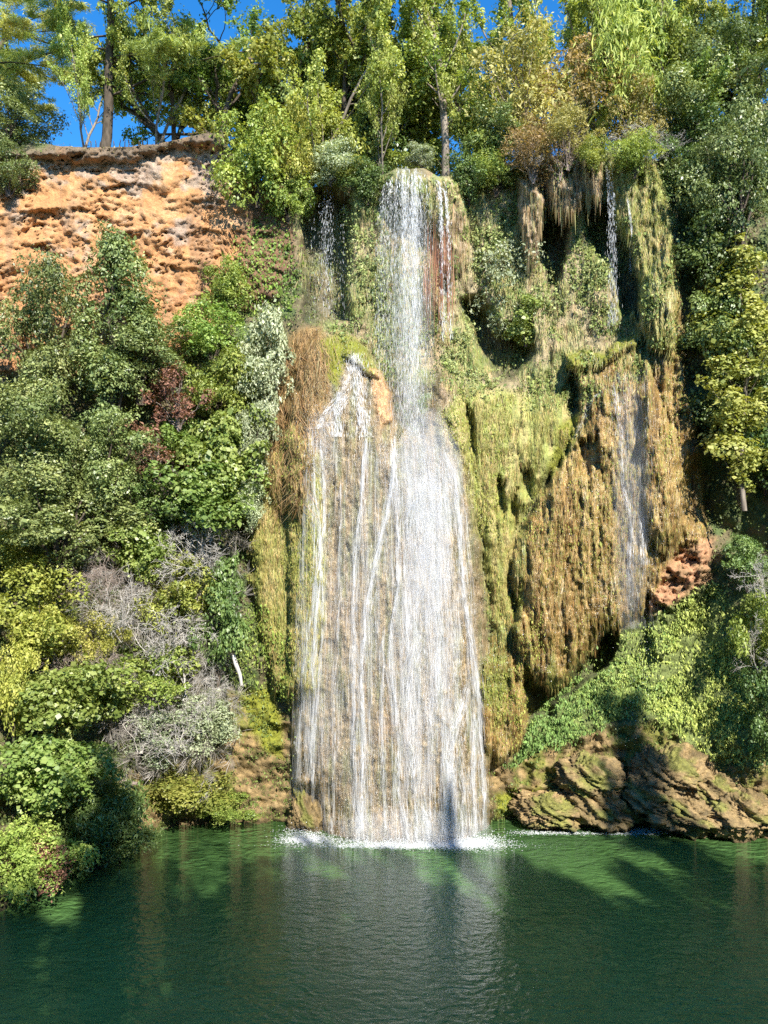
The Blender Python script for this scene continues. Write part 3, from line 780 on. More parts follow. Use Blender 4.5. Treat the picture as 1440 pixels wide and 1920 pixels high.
def lobed(rng, w, h, nl, lr, nleaf, prof='round', base=0.12, shell=0.75):
    """clumps of foliage through an ovoid crown: returns leaf points, outward normals, clump value and clump centres"""
    cs, rs = [], []
    while len(cs) < nl:
        q = rng.normal(0, 1, 3); q /= np.linalg.norm(q)
        q *= rng.uniform(0.35, 1.0) ** 0.5
        q[:2] *= 0.78 + 0.42 * math.sin(3 * math.atan2(q[1], q[0]) + 5 * q[2] + nl)
        z = (q[2] * 0.5 + 0.5)
        if prof == 'cone': f = 1.1 - 0.95 * z
        elif prof == 'flat': f = 0.55 + 0.6 * z
        elif prof == 'column': f = 0.9 * (1 - z ** 3)
        else: f = 1.0
        cs.append((q[0] * f * w / 2, q[1] * f * w / 2, h * (base + (0.94 - base) * z)))
        rs.append(lr * (0.45 + 1.15 * rng.random() ** 1.5) * min(w, h) * (0.75 if z > 0.85 else 1))
    cs = np.array(cs); rs = np.array(rs)
    wgt = rs ** 2; k = rng.choice(nl, nleaf, p=wgt / wgt.sum())
    d = unit(rng.normal(0, 1, (nleaf, 3)) + np.array([0, 0, 0.35]))
    bump = 1 + 0.22 * np.sin(7 * d[:, 0] + k) * np.sin(6 * d[:, 1] + 2 * k) + 0.15 * np.sin(11 * d[:, 2] + k)
    rr = rs[k] * (shell + (1.08 - shell) * rng.random(nleaf) ** 0.7) * bump
    st = rng.uniform(0.65, 1.45, (nl, 3)); tl = rng.normal(0, 0.35, (nl, 2))
    q = d * rr[:, None] * st[k] * np.array([1, 1, 0.8])
    q[:, 2] += q[:, 0] * tl[k, 0] + q[:, 1] * tl[k, 1]
    stray = rng.random(nleaf) < 0.06
    q[stray] *= rng.uniform(1.1, 1.7, (stray.sum(), 1))
    P = cs[k] + q
    cl = rng.random(nl)[k]
    return P, d, cl, cs

SETS = {}
def stems_to(rng, cs, h, r0, n, column=False):
    paths = []
    if column:                                    # one straight trunk with short side branches
        z = np.linspace(-0.3, h * 0.93, 14)
        ax = np.stack([0.10 * np.sin(z * 0.7), 0.10 * np.cos(z * 0.55), z], -1)
        paths.append((ax, r0 * np.linspace(1, 0.15, 14)))
        for c in cs[rng.choice(len(cs), min(n, len(cs)), replace=False)]:
            zb = max(c[2] - 0.9 - abs(c[0]), 0.3)
            p = np.array([np.interp(zb, z, ax[:, 0]), np.interp(zb, z, ax[:, 1]), zb])
            t = np.linspace(0, 1, 5)[:, None]
            paths.append((p * (1 - t) + c * t + np.array([0, 0, -0.25]) * np.sin(t * PI), r0 * 0.3 * np.linspace(1, 0.3, 5)))
        return paths
    idx = rng.choice(len(cs), min(n, len(cs)), replace=False)
    for i in idx:
        c = cs[i]
        t = np.linspace(0, 1, 6)[:, None]
        a = np.array([rng.normal(0, r0), rng.normal(0, r0), 0])
        mid = np.array([c[0] * 0.25, c[1] * 0.25, c[2] * 0.6])
        pts = a * (1 - t) ** 2 + 2 * mid * t * (1 - t) + c * t * t + rng.normal(0, 0.02 * h, (6, 3)) * np.sin(t * PI)
        paths.append((pts, r0 * np.linspace(1, 0.3, 6)))
    return paths

def reg(name, w, h, crown, trunk, lm, bm, cn='crown', tn='trunk'):
    SETS.setdefault(name, []).append(dict(w=w, h=h, crown=mesh_new(name + '_crown', crown[0], crown[1], lm, False, rnd=crown[2]) if crown else None,
                                          trunk=mesh_new(name + '_trunk', trunk[0], trunk[1], bm, True) if trunk else None, cn=cn, tn=tn))

def lobed_kind(name, w, h, nl, lr, nleaf, size, aspect, lm, bm=None, prof='round', up=0.45, rnd=0.42, droop=0.2, variants=2, seed=0, base=0.1, nst=9, r0=0.05, shell=0.8, tn='stem'):
    for v in range(variants):
        rng = np.random.default_rng(seed + v * 17)
        P, d, cl, cs = lobed(rng, w, h, nl, lr, nleaf, prof, base, shell)
        nrm = d * 0.8 + np.array([0, 0, up]) + rng.normal(0, rnd, (nleaf, 3))
        reg(name, w, h, leaves(rng, P, nrm, size, aspect, droop, cl), tubes(stems_to(rng, cs, h, r0, nst, prof == 'column')), lm, bm or M_BARK, tn=tn)

def tree_kind(name, h, prm, maxl, lm, bm, nleaf, size, aspect, clump_r, seed, r0, variants=1, up=0.4, droop=0.2, lean=(0, 0), first=0.6, stems=1, flat=1.0, nofoli=False, rnd=0.55, tn='trunk', inner=0.25):
    for v in range(variants):
        rng = np.random.default_rng(seed + v * 29)
        paths, tips = [], []
        for s in range(stems):
            d = np.array([lean[0] + (rng.normal(0, 0.45) if stems > 1 else 0), lean[1] + (rng.normal(0, 0.25) if stems > 1 else 0), 1.0])
            grow(rng, (rng.normal(0, 0.12) if stems > 1 else 0, 0, -0.3), d, h * first, r0 * (1 if s == 0 else 0.8), 0, maxl, prm, paths, tips)
        tr = tubes(paths)
        allp = np.concatenate([p for p, _ in paths])
        w = float(np.percentile(np.abs(allp[:, :2]), 98) * 2)
        cr = None
        if not nofoli:
            tips_a = np.concatenate([t[1:] for t in tips])
            cval = np.concatenate([np.full(len(t) - 1, rng.random()) for t in tips])
            k = rng.integers(0, len(tips_a), nleaf)
            d = unit(rng.normal(0, 1, (nleaf, 3)))
            P = tips_a[k] + d * (clump_r * rng.uniform(0.45, 1.15, len(tips_a))[k] * rng.random(nleaf) ** 0.5)[:, None] * np.array([1, 1, flat])
            nrm = d * 0.75 + np.array([0, 0, up]) + rng.normal(0, rnd, (nleaf, 3))
            cr = leaves(rng, P, nrm, size, aspect, droop, cval[k])
        reg(name, w, h, cr, tr, lm, bm, tn=tn)

ML = dict(
    oak=leaf_mat('leaf_holm_oak', (0.05, 0.085, 0.024), (0.13, 0.175, 0.055), (0.30, 0.34, 0.13), 0.25, 0.5, 0.42, 0.012),
    green=leaf_mat('leaf_green', (0.075, 0.125, 0.022), (0.18, 0.24, 0.05), (0.34, 0.38, 0.10), 0.35, 0.4, 0.45),
    bright=leaf_mat('leaf_bright', (0.07, 0.12, 0.024), (0.165, 0.225, 0.055), (0.32, 0.37, 0.13), 0.36, 0.5, 0.4, 0.015),
    dark=leaf_mat('leaf_dark', (0.035, 0.075, 0.02), (0.09, 0.15, 0.04), (0.20, 0.27, 0.09), 0.28, 0.5, 0.42, 0.015),
    silver=leaf_mat('leaf_silver', (0.13, 0.17, 0.085), (0.27, 0.32, 0.19), (0.48, 0.52, 0.36), 0.25, 0.4, 0.5, 0.015),
    yellow=leaf_mat('leaf_yellow', (0.12, 0.155, 0.035), (0.22, 0.245, 0.06), (0.33, 0.33, 0.11), 0.33, 0.35, 0.5, 0.008),
    ygreen=leaf_mat('leaf_yellow_green', (0.11, 0.16, 0.03), (0.24, 0.295, 0.06), (0.41, 0.43, 0.12), 0.36, 0.35),
    autumn=leaf_mat('leaf_autumn', (0.15, 0.15, 0.05), (0.31, 0.27, 0.10), (0.50, 0.42, 0.18), 0.35, 0.25),
    pine=leaf_mat('needle_pine', (0.14, 0.18, 0.06), (0.27, 0.31, 0.10), (0.44, 0.46, 0.18), 0.4, 0.3),
    poplar=leaf_mat('leaf_poplar', (0.11, 0.165, 0.03), (0.23, 0.29, 0.065), (0.42, 0.46, 0.15), 0.35, 0.4),
    rust=leaf_mat('leaf_rust', (0.10, 0.045, 0.035), (0.22, 0.10, 0.075), (0.34, 0.18, 0.13), 0.3, 0.2),
)
# low and middling shrubs
lobed_kind('holm_oak', 5.5, 6.5, 62, 0.105, 23000, 0.13, 0.55, ML['oak'], seed=1, variants=2, r0=0.10, nst=14, tn='trunk', shell=0.8)
lobed_kind('cone_oak', 5.0, 8.5, 70, 0.105, 23000, 0.13, 0.5, ML['oak'], prof='cone', seed=33, variants=1, r0=0.1, nst=14, tn='trunk', shell=0.8)
lobed_kind('green_shrub', 4, 4, 44, 0.12, 11000, 0.13, 0.6, ML['green'], seed=201, variants=2)
lobed_kind('bright_shrub', 4, 4, 50, 0.115, 9500, 0.155, 0.85, ML['bright'], seed=301, variants=2, droop=0.5)
lobed_kind('dark_shrub', 4.5, 5, 52, 0.115, 12000, 0.15, 0.65, ML['dark'], seed=401, variants=2)
lobed_kind('silver_shrub', 3.5, 4.5, 42, 0.12, 9500, 0.14, 0.45, ML['silver'], seed=501, variants=2, rnd=0.9)
lobed_kind('yellow_shrub', 5, 4, 50, 0.115, 12000, 0.13, 0.55, ML['ygreen'], seed=601, variants=2)
lobed_kind('rust_shrub', 3, 3.5, 30, 0.12, 2600, 0.14, 0.5, ML['rust'], M_DEADB, seed=701, variants=1, nst=28, r0=0.03)
lobed_kind('yellow_poplar', 3.0, 13, 80, 0.13, 16000, 0.12, 0.85, ML['yellow'], M_BARKP, 'column', seed=801, variants=1, base=0.02, nst=40, r0=0.09, tn='trunk')
lobed_kind('feather_shrub', 4.5, 6, 30, 0.17, 11000, 0.26, 0.18, ML['ygreen'], seed=901, variants=2, droop=1.2, nst=16, r0=0.05, rnd=1.0)
lobed_kind('tamarisk', 4.5, 5, 40, 0.15, 11000, 0.24, 0.2, ML['dark'], seed=921, variants=1, droop=1.0, nst=14, r0=0.04, rnd=1.0)  # dark leaf colour stands in for the shade over this shrub
lobed_kind('autumn_shrub', 5.5, 7, 40, 0.14, 10500, 0.18, 0.45, ML['autumn'], M_DEADB, seed=951, variants=2, nst=40, r0=0.05, rnd=1.0)
# trees with a crown of branches
OAKP = dict(wob=0.17, up=(0.02, 0.05, 0.06, 0.05), nc=(5, 4, 4, 3), spread=(48, 48, 50, 50), ratio=0.66, rr=0.62, rmin=0.018, nseg=6, **{'from': (0.25, 0.3, 0.3)})
tree_kind('oak_tree', 12, OAKP, 3, ML['green'], M_BARK, 28000, 0.17, 0.65, 0.5, 1001, 0.26, 2, stems=3, first=0.62)
POPP = dict(wob=0.05, up=(0.03, 0.12, 0.1), nc=(17, 4, 3), spread=(42, 38, 45), ratio=0.27, rr=0.35, rmin=0.015, nseg=10, **{'from': (0.22, 0.25, 0.3)})
tree_kind('poplar_tree', 20, POPP, 2, ML['poplar'], M_BARKP, 19000, 0.15, 0.8, 0.6, 1101, 0.27, 2, first=0.95)
PINP = dict(wob=0.09, up=(0.02, -0.01, 0.03), nc=(15, 8, 3), spread=(80, 48, 40), ratio=0.40, rr=0.34, rmin=0.018, nseg=8, **{'from': (0.30, 0.25, 0.3)})
tree_kind('pine_tree', 17, PINP, 2, ML['pine'], M_BARK, 52000, 0.30, 0.12, 0.50, 1201, 0.26, 1, first=0.9, flat=0.7, rnd=1.2)
LGTP = dict(wob=0.13, up=(0.03, 0.08, 0.08), nc=(9, 5, 4), spread=(45, 42, 45), ratio=0.42, rr=0.45, rmin=0.014, nseg=8, **{'from': (0.2, 0.25, 0.3)})
tree_kind('light_tree', 12, LGTP, 2, ML['poplar'], M_BARKP, 17000, 0.15, 0.65, 0.5, 1301, 0.16, 2, first=0.85, stems=2)
tree_kind('dense_tree', 13, LGTP, 2, ML['green'], M_BARK, 26000, 0.17, 0.65, 0.55, 1401, 0.2, 2, first=0.85, stems=2)
DEDP = dict(wob=0.22, up=(0.0, 0.0, -0.02, -0.02), nc=(8, 6, 4), spread=(45, 42, 45), ratio=0.55, rr=0.5, rmin=0.007, nseg=6, tipleaf=False, **{'from': (0.15, 0.2, 0.2)})
tree_kind('dead_shrub', 3.0, DEDP, 3, M_DEAD, M_DEAD, 0, 0, 0, 0, 1501, 0.03, 3, first=0.75, stems=4, nofoli=True, tn='branches')
tree_kind('brown_dead_shrub', 3.0, DEDP, 3, M_DEADB, M_DEADB, 0, 0, 0, 0, 1601, 0.025, 2, first=0.75, stems=4, nofoli=True, tn='branches')

def plant(kind, name, cat, label, px, pyb, pyt, w=None, dy=0.0, Y=None, var=None, rot=None, tilt=(0, 0), group=None, seed=[0]):
    """base at photo point (px, pyb) on the cliff (or at depth Y); reaches up to pyt and w pixels wide at that depth"""
    seed[0] += 1
    rng = np.random.default_rng(5000 + seed[0])
    v = SETS[kind][(seed[0] if var is None else var) % len(SETS[kind])]
    if Y is None:
        Y = float(surfY(np.array([px]), np.array([pyb]))[0]) + dy
    b = W(px, pyb, Y)
    h = (pyb - pyt) / F * Y
    wm = (w / F * Y) if w else v['w'] * h / v['h']
    o = link(name, None, None, tuple(b), label=label, category=cat, group=group)
    o.rotation_euler = (tilt[0], tilt[1], rng.uniform(0, 2 * PI) if rot is None else rot)
    o.scale = (wm / v['w'], wm / v['w'], h / v['h'])
    if v['trunk']:
        link(v['tn'], v['trunk'], o)
    if v['crown']:
        link(v['cn'], v['crown'], o)
    return o

def rimY(px):
    return float(np.interp(px, cpx, GYD[0]))

def rplant(kind, name, cat, label, px, pyt, back=2.0, w=None, **k):
    """a tree on the plateau, its foot BACK metres behind the edge"""
    y = rimY(px) + back
    r = float(np.interp(px, cpx, rim))
    z = HC - (r - 960) / F * rimY(px)
    pyb = 960 + (HC - z + 0.15) * F / y
    return plant(kind, name, cat, label, px, pyb, pyt, w, Y=y, **k)

S, T = 'shrub', 'tree'
# -- the left bank, top to bottom
plant('cone_oak', 'holm_oak', T, 'dark holm oak with pointed top against the orange cliff', 218, 800, 408, 225, dy=-1.8)
plant('holm_oak', 'holm_oak', T, 'round dark holm oak at the left against the orange cliff', 88, 770, 462, 190, dy=-1.6, var=1)
plant('holm_oak', 'holm_oak', T, 'broad holm oak crown just below the pointed one', 265, 760, 575, 190, dy=-2.2, var=2)
plant('holm_oak', 'holm_oak', T, 'holm oak at the left edge below the round one', 60, 940, 690, 220, dy=-1.8, var=0)
plant('holm_oak', 'holm_oak', T, 'holm oak with hanging clumps beside the dead red shrub', 205, 990, 745, 190, dy=-2.0, var=1)
plant('holm_oak', 'holm_oak', T, 'low wide holm oak above the yellow shrub', 110, 1075, 850, 260, dy=-2.4, var=2)
plant('green_shrub', 'leafy_shrub', S, 'bright green shrub at the foot of the orange cliff beside the ivy', 400, 690, 560, 130, dy=-0.6)
plant('green_shrub', 'leafy_shrub', S, 'small green shrub on the dark wall edge right of the orange cliff', 425, 590, 485, 100, dy=-0.4)
plant('green_shrub', 'leafy_shrub', S, 'green shrub between the red shrub and the silver bush', 415, 800, 640, 130, dy=-0.9)
plant('silver_shrub', 'silver_shrub', S, 'tall silver green shrub beside the root covered shoulder', 500, 800, 552, 115, dy=-1.2, var=0)
plant('silver_shrub', 'silver_shrub', S, 'grey green shrub trailing below the tall silver one', 480, 900, 730, 80, dy=-1.2, var=1)
plant('silver_shrub', 'silver_shrub', S, 'small silver shrub touching the green skirt of the cone', 472, 1000, 880, 62, dy=-1.0, var=1)
plant('rust_shrub', 'red_shrub', S, 'reddish dying shrub between the holm oaks and the fig', 335, 810, 685, 125, dy=-2.4)
plant('rust_shrub', 'red_shrub', S, 'lower reddish dying shrub above its bare twigs', 292, 910, 790, 125, dy=-2.5)
plant('brown_dead_shrub', 'dead_shrub', S, 'brown bare twigs hanging below the red shrub', 285, 965, 850, 100, dy=-1.8)
plant('bright_shrub', 'fig_tree', T, 'big bright leaved fig beside the grey bush', 425, 940, 755, 165, dy=-1.5, var=0)
plant('bright_shrub', 'fig_tree', T, 'lower bright leaved fig behind the bare white branches', 375, 1020, 865, 190, dy=-2.0, var=1)
plant('bright_shrub', 'fig_tree', T, 'small fig shoots left of the bare white branches', 265, 1095, 975, 130, dy=-1.9, var=0)
plant('dead_shrub', 'dead_branches', S, 'bare white branches spreading in front of the lower fig', 395, 1075, 930, 150, dy=-2.6, var=0, tilt=(R(35), 0))
plant('brown_dead_shrub', 'dead_shrub', S, 'grey brown bare shrub left of the white branches', 195, 1130, 1000, 150, dy=-2.4, var=1)
plant('dead_shrub', 'dead_branches', S, 'grey tangle of twigs in the middle of the left bank', 290, 1250, 1080, 190, dy=-2.3, var=1)
plant('dead_shrub', 'dead_branches', S, 'pale bare branches drooping towards the cone', 345, 1300, 1165, 190, dy=-2.4, var=2, tilt=(R(50), R(20)))
plant('brown_dead_shrub', 'dead_shrub', S, 'shaded brown twigs above the pool edge fig', 195, 1330, 1210, 170, dy=-2.6, var=0)
plant('dead_shrub', 'dead_branches', S, 'pale twigs in the silver shrub near the shore', 330, 1420, 1290, 190, dy=-2.1, var=0)
plant('dark_shrub', 'leafy_shrub', S, 'ivy green shrub against the shaded edge of the cone', 410, 1290, 1035, 115, dy=-1.5)
plant('green_shrub', 'leafy_shrub', S, 'green shrub under the white branches', 330, 1180, 1030, 150, dy=-1.4)
plant('green_shrub', 'leafy_shrub', S, 'green shrub among the grey twigs of the left bank', 270, 1340, 1190, 180, dy=-1.2)
plant('silver_shrub', 'silver_shrub', S, 'grey green shrub above the stony left shore', 385, 1425, 1280, 120, dy=-1.3, var=0)
plant('silver_shrub', 'silver_shrub', S, 'pale shrub beside the yellow weeds of the left shore', 300, 1440, 1310, 130, dy=-1.2, var=1)
plant('yellow_shrub', 'yellow_shrub', S, 'broad yellow green shrub at the left edge', 75, 1245, 1050, 250, dy=-1.6, var=0)
plant('yellow_shrub', 'yellow_shrub', S, 'hanging yellow leaved sprays at the left edge', 25, 1390, 1190, 120, dy=-1.8, var=1)
plant('yellow_shrub', 'yellow_shrub', S, 'small yellowing shrub in the middle of the left bank', 180, 1260, 1150, 120, dy=-2.0, var=0)
plant('bright_shrub', 'fig_tree', T, 'shaded fig hanging over the left bank', 120, 1400, 1230, 210, dy=-1.6, var=1)
plant('bright_shrub', 'fig_tree', T, 'sunlit large leaved fig low at the left edge', 75, 1530, 1370, 210, dy=-1.9, var=0)
plant('bright_shrub', 'fig_tree', T, 'fig branch reaching towards the shaded drooping shrub', 150, 1500, 1405, 120, dy=-2.3, var=1)
plant('tamarisk', 'drooping_shrub', S, 'drooping shrub with shade-darkened leaves over the water at the left', 190, 1640, 1470, 200, dy=-2.2, var=0)
plant('dark_shrub', 'drooping_shrub', S, 'shaded shrub with a tip hanging over the pool', 225, 1615, 1500, 120, dy=-2.8)
plant('yellow_shrub', 'yellow_shrub', S, 'yellow and rust shrub in the lower left corner', 50, 1690, 1530, 190, dy=-1.8, var=1)
plant('rust_shrub', 'red_shrub', S, 'rusty twigs at the lower left water edge', 75, 1665, 1570, 120, dy=-2.4)
plant('green_shrub', 'leafy_shrub', S, 'low green shrub on the left shore', 350, 1525, 1440, 170, dy=-0.6)
plant('green_shrub', 'leafy_shrub', S, 'green clump at the water edge left of the cone', 425, 1540, 1480, 110, dy=-0.5)
# -- around and behind the falls
plant('silver_shrub', 'wall_shrub', S, 'silver green shrub on the wall right of the main fall', 945, 640, 450, 130, dy=-1.0, var=1)
plant('bright_shrub', 'wall_shrub', S, 'blue green leaves hanging over the dark hollow', 985, 650, 555, 95, dy=-1.8, var=0)
# -- the right bank
plant('yellow_poplar', 'young_poplar', T, 'slender yellow leaved poplar at the right edge', 1398, 945, 378, 165, dy=-3.2, tilt=(0, R(1.5)))
plant('holm_oak', 'holm_oak', T, 'holm oak below the rim at the right edge', 1390, 470, 170, 170, dy=-1.0, var=0)
plant('dark_shrub', 'hanging_shrub', S, 'dark leafy shrub beside the grass curtain', 1335, 560, 400, 130, dy=-0.8, var=0)
plant('dark_shrub', 'hanging_shrub', S, 'dark hanging foliage left of the yellow poplar', 1352, 730, 530, 135, dy=-1.3, var=1)
plant('dark_shrub', 'hanging_shrub', S, 'dark foliage above the shaded hollow beside the yellow poplar', 1352, 860, 680, 120, dy=-1.6, var=0)
plant('holm_oak', 'holm_oak', T, 'holm oak between the rim and the grass curtain', 1330, 430, 250, 120, dy=-0.9, var=1)
plant('dark_shrub', 'hanging_shrub', S, 'shaded shrub behind the yellow poplar foot', 1435, 930, 700, 140, dy=-1.0, var=1)
plant('dead_shrub', 'dead_branches', S, 'bare white branches at the right edge below the poplar', 1425, 1140, 1010, 130, dy=-1.8, var=1)
plant('dead_shrub', 'dead_branches', S, 'grey twigs in the shrub at the right edge', 1420, 1250, 1130, 130, dy=-2.0, var=2)
plant('green_shrub', 'leafy_shrub', S, 'green shrub at the right edge beside the ferns', 1440, 1270, 1100, 110, dy=-1.2)
plant('dark_shrub', 'leafy_shrub', S, 'dark shrub in the lower right corner above the shore', 1445, 1450, 1240, 100, dy=-1.3)
plant('dark_shrub', 'leafy_shrub', S, 'dark shrub under the hanging roots at the right edge', 1400, 1110, 1000, 90, dy=-0.8)
# -- along the rim
rplant('pine_tree', 'pine_tree', T, 'pine with stout trunk standing on the orange cliff', 192, -150, 1.8, 430, rot=0.4)
rplant('pine_tree', 'pine_tree', T, 'pine at the left edge with drooping grey branches', -60, -60, 3.0, 380, rot=2.4)
rplant('holm_oak', 'holm_oak', T, 'holm oak on the rim at the left edge', 15, 150, 0.6, 160, var=2)
plant('holm_oak', 'holm_oak', T, 'holm oak clump hanging below the rim at the left edge', 15, 370, 255, 105, dy=-0.8, var=1)
rplant('oak_tree', 'oak_tree', T, 'dark multi-stemmed oak beside the highest point of the orange cliff', 408, -70, 1.2, 430, var=0)
rplant('light_tree', 'light_tree', T, 'small light green tree between the pine and the oak', 295, 5, 1.5, 230, var=0)
rplant('dense_tree', 'leafy_tree', T, 'tall leafy tree behind the oak', 520, -50, 5.0, 380, var=0)
rplant('dense_tree', 'leafy_tree', T, 'leafy tree above the small left-hand fall', 650, -10, 3.0, 380, var=1)
rplant('light_tree', 'light_tree', T, 'thin pale trunk leaning beside the top of the main fall', 715, 60, 1.4, 170, var=1, tilt=(0, R(6)))
rplant('poplar_tree', 'poplar_tree', T, 'tall poplar with pale trunk right of the main fall', 836, -130, 1.2, 190, var=0)
rplant('oak_tree', 'oak_tree', T, 'spreading oak behind the top of the main fall', 765, -60, 8.0, 380, var=0)
rplant('poplar_tree', 'poplar_tree', T, 'poplar behind the brownish shrubs of the rim', 985, -120, 7.0, 190, var=1)
rplant('poplar_tree', 'poplar_tree', T, 'pale poplar above the grass curtain', 1090, -110, 6.0, 190, var=0)
plant('green_shrub', 'rim_shrub', S, 'big rounded shrub hanging over the rim left of the small fall', 482, 390, 192, 165, dy=-1.0, var=0)
plant('yellow_shrub', 'rim_shrub', S, 'yellow green shrub leaning over the small left-hand fall', 610, 375, 165, 190, dy=-1.0, var=1)
plant('silver_shrub', 'rim_shrub', S, 'silver green clump beside the top of the small fall', 620, 350, 250, 100, dy=-1.6, var=0)
plant('yellow_shrub', 'rim_shrub', S, 'yellow clumps hanging beside the small left-hand fall', 575, 400, 325, 70, dy=-1.2, var=0)
rplant('autumn_shrub', 'autumn_shrub', S, 'brownish twiggy shrub above the pale stalactites', 985, 40, 0.8, 220, var=0)
rplant('autumn_shrub', 'autumn_shrub', S, 'yellow brown shrub at the rim beside the green tuft', 1080, 70, 1.6, 190, var=1)
rplant('feather_shrub', 'feathery_tree', T, 'feathery yellow green tree above the thin right-hand fall', 1180, -10, 1.5, 190, var=1)
rplant('green_shrub', 'rim_shrub', S, 'green bush on the rim right of the tall poplar', 905, 180, 2.0, 130)
rplant('dense_tree', 'leafy_tree', T, 'dense green tree right of the feathery tree', 1290, -60, 2.0, 240, var=0)
rplant('dense_tree', 'leafy_tree', T, 'dense green tree in the upper right corner', 1410, -90, 1.5, 260, var=1)
rplant('dense_tree', 'leafy_tree', T, 'green tree behind the feathery tree', 1240, -90, 5.0, 280, var=1)
rplant('dense_tree', 'leafy_tree', T, 'green tree behind the autumn shrubs', 1130, -60, 12.0, 240, var=0)
rplant('dark_shrub', 'rim_shrub', S, 'dark shrub at the rim under the dense green trees', 1290, 200, 0.8, 130)
rplant('dead_shrub', 'dead_branches', S, 'white dead branches on the rim beside the dense trees', 1245, 245, 0.0, 110, var=0, tilt=(R(30), 0))
rplant('dead_shrub', 'dead_branches', S, 'white dead branches above the stalactites', 985, 255, -0.4, 130, var=2, tilt=(R(60), R(-30)))
rplant('dead_shrub', 'dead_branches', S, 'grey dead branch reaching out beside the feathery tree', 1265, 160, 0.6, 110, var=1, tilt=(R(20), R(30)))
rplant('green_shrub', 'rim_shrub', S, 'low bush right behind the top of the main fall', 790, 265, 4.0, 120)
rplant('dark_shrub', 'rim_shrub', S, 'dark bush behind the small left-hand fall', 680, 200, 3.5, 130)
rplant('dark_shrub', 'rim_shrub', S, 'dark bush behind the rounded rim shrub', 540, 160, 3.5, 150)
rplant('oak_tree', 'oak_tree', T, 'oak with yellow green leaves between the pine and the dark oak', 330, -90, 2.6, 330, var=1)
rplant('light_tree', 'light_tree', T, 'light leaved tree behind the rounded rim shrub', 570, -20, 2.4, 330, var=0)
rplant('dense_tree', 'leafy_tree', T, 'leafy tree between the two falls behind the rim', 715, -40, 7.0, 360, var=0)
rplant('light_tree', 'light_tree', T, 'light leaved tree right of the tall poplar', 910, -40, 4.0, 290, var=1)
rplant('autumn_shrub', 'autumn_shrub', S, 'yellowing twiggy bush at the foot of the feathery tree', 1195, 150, 0.6, 130, var=0)
for px, pb, pt, wd, kd, lab in ((230, 1190, 1060, 150, 'dead_shrub', 'grey twiggy bush above the middle tangle of the left bank'), (330, 1240, 1110, 160, 'dead_shrub', 'bare pale bush between the ivy shrub and the tangle'),
        (160, 1290, 1160, 150, 'brown_dead_shrub', 'brown twiggy bush below the broad yellow shrub'), (395, 1370, 1230, 110, 'dead_shrub', 'bare white twigs beside the broken stub'),
        (260, 1400, 1270, 150, 'dead_shrub', 'grey bare bush left of the silver shrub near the shore'), (330, 950, 850, 90, 'brown_dead_shrub', 'fine brown twigs between the fig and the holm oaks'),
        (1180, 300, 225, 120, 'dead_shrub', 'pale bare bush above the green tuft on the rim'), (1050, 330, 230, 130, 'brown_dead_shrub', 'brown bare twigs above the stalactite curtain')):
    plant(kd, 'dead_shrub', S, lab, px, pb, pt, wd, dy=-2.3 if px < 800 else -0.4)
rplant('light_tree', 'light_tree', T, 'thin leafed tree growing round the trunk of the pine', 160, 30, 1.0, 190, var=1)
plant('yellow_shrub', 'rim_shrub', S, 'small yellowish bush beside the rounded rim shrub', 545, 345, 200, 110, dy=-0.5, var=0)
plant('green_shrub', 'leafy_shrub', S, 'low scrub under the dying red shrubs', 330, 880, 770, 120, dy=-1.0)
plant('dark_shrub', 'leafy_shrub', S, 'dark low bush under the pointed holm oak', 300, 1010, 900, 130, dy=-1.2)
plant('green_shrub', 'leafy_shrub', S, 'green bush at the left edge above the yellow shrub', -10, 1080, 960, 120, dy=-1.2)
rplant('holm_oak', 'holm_oak', T, 'tall dark holm oak in the upper right corner', 1400, 20, 1.0, 200, var=1)
rplant('holm_oak', 'holm_oak', T, 'dark holm oak at the rim right of the feathery tree', 1300, 60, 1.4, 190, var=2)
rplant('dense_tree', 'leafy_tree', T, 'leafy tree filling the gap above the dark holm oaks', 1345, -80, 4.5, 260, var=0)
rplant('oak_tree', 'oak_tree', T, 'oak with dark limbs behind the small left-hand fall', 610, -60, 4.5, 330, var=0)
rplant('oak_tree', 'oak_tree', T, 'oak with dark limbs behind the tall poplar', 880, -70, 6.0, 330, var=1)
rplant('holm_oak', 'rim_shrub', S, 'dark rounded bush between the poplar and the autumn shrubs', 930, 190, 0.8, 120, var=0)
# growth spilling over the lip
for kd, px, pb, pt, wd, lab in (('dark_shrub', 690, 385, 300, 80, 'dark leafy bush spilling over the lip left of the main fall'), ('green_shrub', 655, 360, 290, 70, 'green bush on the lip beside the silver clump'),
        ('dark_shrub', 880, 385, 285, 85, 'dark bush spilling over the lip right of the tall poplar'), ('green_shrub', 930, 370, 275, 90, 'green bush spilling over the lip above the yellow wall growth'),
        ('autumn_shrub', 1000, 345, 215, 110, 'brown twiggy bush hanging over the pale rock column'), ('autumn_shrub', 1065, 320, 200, 110, 'straw brown bush hanging over the stalactite curtain'),
        ('green_shrub', 1110, 320, 255, 60, 'bright green tuft between the stalactites and the narrow fall'), ('yellow_shrub', 1190, 335, 240, 100, 'yellow green bush over the top of the grass curtain'),
        ('dark_shrub', 1262, 380, 260, 90, 'dark bush over the right end of the grass curtain'), ('green_shrub', 540, 420, 320, 80, 'green bush hanging down the dark wall left of the small fall'),
        ('silver_shrub', 790, 318, 265, 60, 'small grey bush just behind the crest of the main fall')):
    plant(kd, 'lip_bush', S, lab, px, pb, pt, wd, dy=-0.5 if px != 790 else 1.2)
